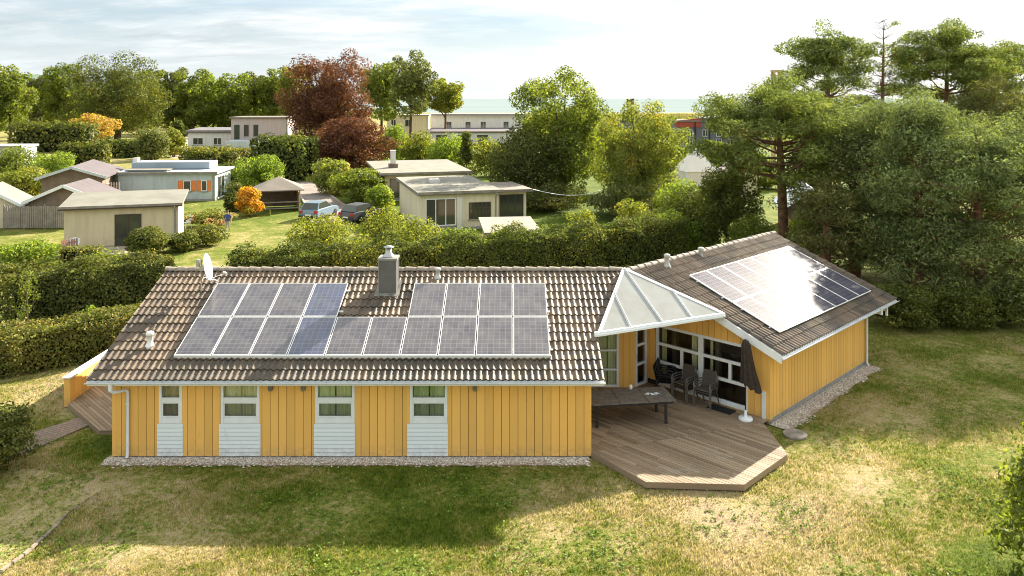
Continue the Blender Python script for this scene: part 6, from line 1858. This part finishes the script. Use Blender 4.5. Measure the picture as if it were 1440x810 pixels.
# ------------------------------------------------------------------ road and drives
m, nt, out = new_mat('road_asphalt')
co = objco(nt)
col = mixc(nt, mapr(nt, noise(nt, co, 0.6, 5, 0.6), 0.3, 0.7), (0.20, 0.17, 0.155), (0.30, 0.25, 0.22))
princ(nt, out, col, 0.9, 0.2); M['road'] = m
rd = MB()
lft = [(403, 235), (405, 252), (418, 268), (430, 288), (436, 305), (440, 316)]
rgt = [(436, 235), (441, 252), (458, 270), (484, 288), (524, 300), (530, 310)]
for (a, b, c, d) in zip(lft[:-1], rgt[:-1], rgt[1:], lft[1:]):
    rd.add([PZ(*a, 0.012), PZ(*d, 0.012), PZ(*c, 0.012), PZ(*b, 0.012)], [(0, 1, 2, 3)])
struct('road', rd, M['road'])
kb = MB()
for a, b in zip(rgt[:-2], rgt[1:-1]): kb.bar(PZ(*a, 0.06), PZ(*b, 0.06), 0.18, 0.14)
for a, b in zip(lft[:-1], lft[1:]): kb.bar(PZ(*a, 0.06), PZ(*b, 0.06), 0.18, 0.14)
struct('kerb', kb, simple('kerb_stone', (0.38, 0.32, 0.27), 0.9))
pt2 = MB(); pt2.add([PZ(239, 222, 0.015), PZ(262, 222, 0.015), PZ(266, 192, 0.015), PZ(254, 192, 0.015)], [(0, 1, 2, 3)]); struct('garden_path', pt2, simple('sandy_path', (0.46, 0.36, 0.29), 0.9, 0.1, 0.5))

# ------------------------------------------------------------------ parked cars
def car(label, x, y, yaw, paint, lamp=True):
    t = thing('parked_car', label, 'car', (x, y, 0), yaw)
    # local: length along y (front +y), rear faces -y
    prof = [(-2.05, 0.30), (-2.08, 0.62), (-1.98, 0.88), (-1.55, 0.94), (0.75, 0.93), (1.75, 0.82), (2.05, 0.62), (2.08, 0.30)]
    b = MB(); hw = 0.86
    secs = []
    for k, (xx, sc) in enumerate(((-hw, 0.93), (-hw * 0.93, 1.0), (hw * 0.93, 1.0), (hw, 0.93))):
        secs.append([Vector((xx, y_ * (0.985 if sc < 1 else 1), 0.30 + (z - 0.30) * (sc if sc < 1 else 1))) for y_, z in prof])
    n = len(prof); vs = [p for s in secs for p in s]
    fs = [(i * n + j, i * n + (j + 1) % n, (i + 1) * n + (j + 1) % n, (i + 1) * n + j) for i in range(3) for j in range(n)] + [tuple(range(n)), tuple(range(4 * n - 1, 3 * n - 1, -1))]
    b.add(vs, fs)
    cab = [(-1.85, 0.93), (-1.45, 1.42), (-0.1, 1.47), (0.95, 0.93)]
    vs = [Vector((-hw * 0.92 + (0.12 if z > 1 else 0), y_, z)) for y_, z in cab] + [Vector((hw * 0.92 - (0.12 if z > 1 else 0), y_, z)) for y_, z in cab]
    b.add(vs, [(0, 1, 2, 3), (7, 6, 5, 4), (0, 4, 5, 1), (1, 5, 6, 2), (2, 6, 7, 3), (3, 7, 4, 0)])
    o = b.build('body', paint); o.parent = t
    def pane(pts):
        g = MB(); c = sum((Vector(p) for p in pts), Vector()) / len(pts); nrm = (Vector(pts[1]) - Vector(pts[0])).cross(Vector(pts[2]) - Vector(pts[0])).normalized()
        if nrm.dot(c - Vector((0, -0.4, 1.1))) < 0: nrm = -nrm
        q = [Vector(p).lerp(c, 0.10) for p in pts]; m_ = len(q)
        g.add([p + nrm * 0.012 for p in q] + [p - nrm * 0.01 for p in q], [tuple(range(m_)), tuple(range(2 * m_ - 1, m_ - 1, -1))] + [(i, m_ + i, m_ + (i + 1) % m_, (i + 1) % m_) for i in range(m_)])
        o = g.build('window', M['paneglass']); o.parent = t
    pane([vs[0], vs[4], vs[5], vs[1]]); pane([vs[2], vs[6], vs[7], vs[3]]); pane(vs[0:4]); pane(vs[4:8])
    for sx in (-1, 1):
        for yy_ in (-1.28, 1.28):
            mw__ = Matrix.Translation((sx * 0.80, yy_, 0.32)) @ Matrix.Rotation(math.pi / 2, 4, 'Y')
            ty = MB(); ty.lathe([(0.2, -0.1), (0.30, -0.1), (0.32, -0.06), (0.32, 0.06), (0.30, 0.1), (0.2, 0.1)], 20, mw__); o = ty.build('wheel', M['black']); o.parent = t
            ri = MB(); ri.lathe([(0.0, -0.09), (0.195, -0.085), (0.195, 0.085), (0.0, 0.09)], 14, mw__); q = ri.build('rim', M['zinc']); q.parent = o
        l = MB(); l.box((sx * 0.66 - 0.14, -2.10, 0.62), (sx * 0.66 + 0.14, -1.99, 0.84)); o = l.build('tail_light', simple('tail_red', (0.45, 0.02, 0.02), 0.3)); o.parent = t
        l = MB(); l.box((sx * 0.62 - 0.16, 1.93, 0.58), (sx * 0.62 + 0.16, 2.06, 0.72)); o = l.build('headlight', M['white']); o.parent = t
    p = MB(); p.box((-0.26, -2.10, 0.44), (0.26, -2.07, 0.55)); o = p.build('number_plate', M['white']); o.parent = t
    p = MB(); p.box((-0.85, -2.12, 0.30), (0.85, -2.02, 0.44)); p.box((-0.85, 2.02, 0.30), (0.85, 2.12, 0.44)); o = p.build('bumper', M['darkmetal']); o.parent = t
    return t
car('dark grey parked car with red tail lights on the grass by the road', gpx(511, 65), 65, R(-32), simple('car_grey', (0.06, 0.065, 0.07), 0.25, 0.05, 1, 0.6))
car('light blue parked car on the drive, half hidden by the pale bush', gpx(449, 66.5), 66.5, R(-12), simple('car_blue', (0.17, 0.235, 0.29), 0.25, 0.05, 1, 0.6))

# ------------------------------------------------------------------ garden chairs and person at the chalet
def garden_chair(label, x, y, rz, z=0.0):
    t = thing('plastic_chair', label, 'chair', (x, y, z), rz)
    s = MB(); s.box((-0.24, -0.24, 0.42), (0.24, 0.24, 0.45)); o = s.build('seat', M['white'], None, 0.01); o.parent = t
    b = MB(); b.add([(-0.25, 0.22, 0.45), (0.25, 0.22, 0.45), (0.27, 0.36, 0.92), (0.0, 0.38, 1.0), (-0.27, 0.36, 0.92), (-0.25, 0.25, 0.45), (0.25, 0.25, 0.45), (0.27, 0.39, 0.92), (0.0, 0.41, 1.0), (-0.27, 0.39, 0.92)],
          [(0, 1, 2, 3, 4), (9, 8, 7, 6, 5)] + [(i, 5 + i, 5 + (i + 1) % 5, (i + 1) % 5) for i in range(5)]); o = b.build('backrest', M['white']); o.parent = t
    for sx in (-1, 1):
        a = MB(); a.tube([(sx * 0.27, -0.24, 0.44), (sx * 0.29, -0.22, 0.65), (sx * 0.29, 0.1, 0.67), (sx * 0.27, 0.3, 0.7)], 0.025, 6); o = a.build('armrest', M['white']); o.parent = t
        for sy in (-1, 1):
            l = MB(); l.tube([(sx * 0.22, sy * 0.2, 0.43), (sx * 0.27, sy * 0.27, 0.0)], 0.025, 6); o = l.build('leg', M['white']); o.parent = t
    return t
c1 = garden_chair('white plastic garden chair before the left end of the beige chalet', gpx(104, 50.4), 50.4, R(20), 0.1)
c2 = garden_chair('white plastic garden chair on the lawn between cypress and flower bed', gpx(262, 61), 61, R(-30))
# small slatted screen beside the chair
st_ = thing('slatted_screen', 'short reddish slatted screen beside the white chair at the chalet', 'screen', (gpx(86, 49.5), 49.5, 0), R(60))
b = MB()
for i in range(7): b.box((i * 0.16, 0, 0.05), (i * 0.16 + 0.11, 0.03, 1.1))
b.box((0, 0.031, 0.3), (1.08, 0.06, 0.38)); b.box((0, 0.031, 0.85), (1.08, 0.06, 0.93))
o = b.build('slats', simple('red_wood', (0.36, 0.19, 0.14), 0.85)); o.parent = st_

def person(label, x, y, rz):
    root = thing('person', label, 'person', (x, y, 0), rz)
    J = {'pel': (0, 0, 0.92), 'wa': (0, 0.01, 1.08), 'ch': (0, 0.0, 1.30), 'ne': (0, 0.0, 1.46), 'hd': (0, -0.015, 1.56), 'tp': (0, -0.01, 1.68),
         'sl': (-0.17, 0, 1.38), 'el': (-0.25, 0.03, 1.12), 'wl': (-0.22, -0.10, 0.90), 'hl': (-0.215, -0.13, 0.81),
         'sr': (0.17, 0, 1.38), 'er': (0.25, 0.03, 1.12), 'wr': (0.23, -0.08, 0.89), 'hr': (0.225, -0.11, 0.80),
         'hpl': (-0.09, 0, 0.88), 'kl': (-0.11, -0.02, 0.49), 'al': (-0.12, 0.02, 0.09), 'tl': (-0.13, -0.13, 0.04),
         'hpr': (0.09, 0, 0.88), 'kr': (0.11, -0.05, 0.49), 'ar': (0.12, -0.03, 0.09), 'tr': (0.13, -0.18, 0.04)}
    Rr = {'pel': .13, 'wa': .125, 'ch': .15, 'ne': .055, 'hd': .085, 'tp': .075, 'sl': .07, 'sr': .07, 'el': .045, 'er': .045, 'wl': .032, 'wr': .032, 'hl': .038, 'hr': .038, 'hpl': .095, 'hpr': .095, 'kl': .06, 'kr': .06, 'al': .042, 'ar': .042, 'tl': .035, 'tr': .035}
    E = [('pel', 'wa'), ('wa', 'ch'), ('ch', 'ne'), ('ne', 'hd'), ('hd', 'tp'), ('ch', 'sl'), ('sl', 'el'), ('el', 'wl'), ('wl', 'hl'), ('ch', 'sr'), ('sr', 'er'), ('er', 'wr'), ('wr', 'hr'),
         ('pel', 'hpl'), ('hpl', 'kl'), ('kl', 'al'), ('al', 'tl'), ('pel', 'hpr'), ('hpr', 'kr'), ('kr', 'ar'), ('ar', 'tr')]
    ks = list(J); me = bpy.data.meshes.new('body'); me.from_pydata([J[k] for k in ks], [(ks.index(a), ks.index(b)) for a, b in E], [])
    o = bpy.data.objects.new('body', me); COL.objects.link(o); o.parent = root
    sk = o.modifiers.new('Skin', 'SKIN'); 
    if not me.skin_vertices: me.skin_vertices.new()
    for i, k in enumerate(ks): me.skin_vertices[0].data[i].radius = (Rr[k], Rr[k]); me.skin_vertices[0].data[i].use_root = (k == 'pel')
    o.modifiers.new('Sub', 'SUBSURF').levels = 2; o.modifiers['Sub'].render_levels = 2
    # cloth and skin by height on the body
    m, nt, out = new_mat('person_skin_and_clothes')
    s = nd(nt, 'ShaderNodeSeparateXYZ', {0: objco(nt)}); z = s.outputs[2]; ax = mth(nt, 'ABSOLUTE', s.outputs[0])
    col = mixc(nt, mth(nt, 'GREATER_THAN', z, 0.93), (0.32, 0.30, 0.28), (0.055, 0.075, 0.20))
    arm = mth(nt, 'MULTIPLY', mth(nt, 'GREATER_THAN', ax, 0.17), mth(nt, 'MULTIPLY', mth(nt, 'LESS_THAN', z, 1.16), mth(nt, 'GREATER_THAN', z, 0.7)))
    col = mixc(nt, mth(nt, 'MAXIMUM', arm, mth(nt, 'GREATER_THAN', z, 1.46)), col, (0.50, 0.30, 0.21))
    col = mixc(nt, mth(nt, 'LESS_THAN', z, 0.08), col, (0.05, 0.04, 0.035))
    princ(nt, out, col, 0.8, 0.2); me.materials.append(m)
    h = MB(); h.lathe([(0.088, 1.56), (0.098, 1.62), (0.09, 1.69), (0.06, 1.735), (0.0, 1.75)], 16, Matrix.Translation((0, 0.02, 0))); q = h.build('hair', simple('brown_hair', (0.06, 0.04, 0.025), 0.7)); q.parent = root
    return root
person('person standing on the lawn in a dark blue top and pale trousers', gpx(320, 58.5), 58.5, R(25))
# ------------------------------------------------------------------ daylight
SUN = Vector((2.64, 3.28, 2.25)).normalized()
elev = math.asin(SUN.z); azim = math.atan2(SUN.x, SUN.y)
wd_ = bpy.data.worlds.new('World'); SC.world = wd_; wd_.use_nodes = True
nt = wd_.node_tree; nt.nodes.clear()
wo = nt.nodes.new('ShaderNodeOutputWorld')
sky = nt.nodes.new('ShaderNodeTexSky'); sky.sky_type = 'NISHITA'; sky.sun_disc = False
sky.sun_elevation = elev; sky.sun_rotation = azim; sky.air_density = 1.0; sky.dust_density = 1.0; sky.ozone_density = 1.0
gen = nd(nt, 'ShaderNodeTexCoord').outputs['Generated']
sp = nd(nt, 'ShaderNodeSeparateXYZ', {0: gen})
zc = mth(nt, 'MAXIMUM', sp.outputs[2], 0.0)
k = mth(nt, 'ADD', zc, 0.13)
cu = mth(nt, 'DIVIDE', sp.outputs[0], k); cv = mth(nt, 'DIVIDE', sp.outputs[1], k)
cvec = nd(nt, 'ShaderNodeCombineXYZ', {0: mth(nt, 'MULTIPLY', cu, 0.75), 1: mth(nt, 'MULTIPLY', cv, 1.25), 2: 0.0}).outputs[0]
c1 = noise(nt, cvec, 0.95, 7, 0.62, 0.7)
c2 = noise(nt, cvec, 2.2, 5, 0.6, 0.3)
mask = mapr(nt, c1, 0.36, 0.60)
# how close a direction is to the sun: thin cloud glows there
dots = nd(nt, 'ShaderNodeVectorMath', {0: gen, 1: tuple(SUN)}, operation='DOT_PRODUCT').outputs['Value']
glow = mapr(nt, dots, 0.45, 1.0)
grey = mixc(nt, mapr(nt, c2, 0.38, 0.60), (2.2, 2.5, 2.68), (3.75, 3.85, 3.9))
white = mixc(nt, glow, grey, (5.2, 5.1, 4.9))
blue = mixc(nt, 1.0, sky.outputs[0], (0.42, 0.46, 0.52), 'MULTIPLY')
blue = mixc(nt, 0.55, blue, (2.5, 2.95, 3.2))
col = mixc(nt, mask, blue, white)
# milky band over the horizon
hz = mapr(nt, zc, 0.0, 0.10, 0.85, 0.0)
col = mixc(nt, hz, col, mixc(nt, glow, (3.45, 3.6, 3.65), (4.4, 4.4, 4.3)))
# low sky dimmed, unseen sky overhead brightened to lift the fill light
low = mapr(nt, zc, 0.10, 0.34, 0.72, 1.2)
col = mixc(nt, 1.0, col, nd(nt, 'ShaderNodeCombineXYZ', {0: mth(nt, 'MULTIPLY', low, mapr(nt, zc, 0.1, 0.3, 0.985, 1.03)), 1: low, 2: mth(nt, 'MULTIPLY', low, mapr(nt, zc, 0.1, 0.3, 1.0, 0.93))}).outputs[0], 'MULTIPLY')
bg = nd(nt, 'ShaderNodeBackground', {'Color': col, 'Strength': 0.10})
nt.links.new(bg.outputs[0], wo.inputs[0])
sl = bpy.data.lights.new('sun', 'SUN'); sl.energy = 4.6; sl.angle = R(0.6); sl.color = (1.0, 0.91, 0.76)
so = bpy.data.objects.new('sun', sl); COL.objects.link(so); so.location = (40, 55, 40)
so.rotation_euler = SUN.to_track_quat('Z', 'Y').to_euler()

# ------------------------------------------------------------------ camera and render
cam = bpy.data.cameras.new('camera'); co_ = bpy.data.objects.new('camera', cam); COL.objects.link(co_)
co_.location = (0, 0, HC); co_.rotation_euler = (math.pi / 2, 0, 0)
cam.sensor_width = 36; cam.sensor_fit = 'HORIZONTAL'; cam.lens = F / 1440 * 36; cam.shift_y = -(405 - HOR) / 1440
cam.clip_start = 0.1; cam.clip_end = 60000
SC.camera = co_
SC.render.engine = 'CYCLES'
cy = SC.cycles
cy.max_bounces = 7; cy.diffuse_bounces = 3; cy.glossy_bounces = 3; cy.transmission_bounces = 4; cy.transparent_max_bounces = 10
cy.caustics_reflective = False; cy.caustics_refractive = False
cy.use_denoising = True
cy.filter_width = 1.0
SC.view_settings.view_transform = 'Standard'; SC.view_settings.look = 'None'; SC.view_settings.gamma = 1.0; SC.view_settings.use_curve_mapping = False
SC.view_settings.exposure = 1.92
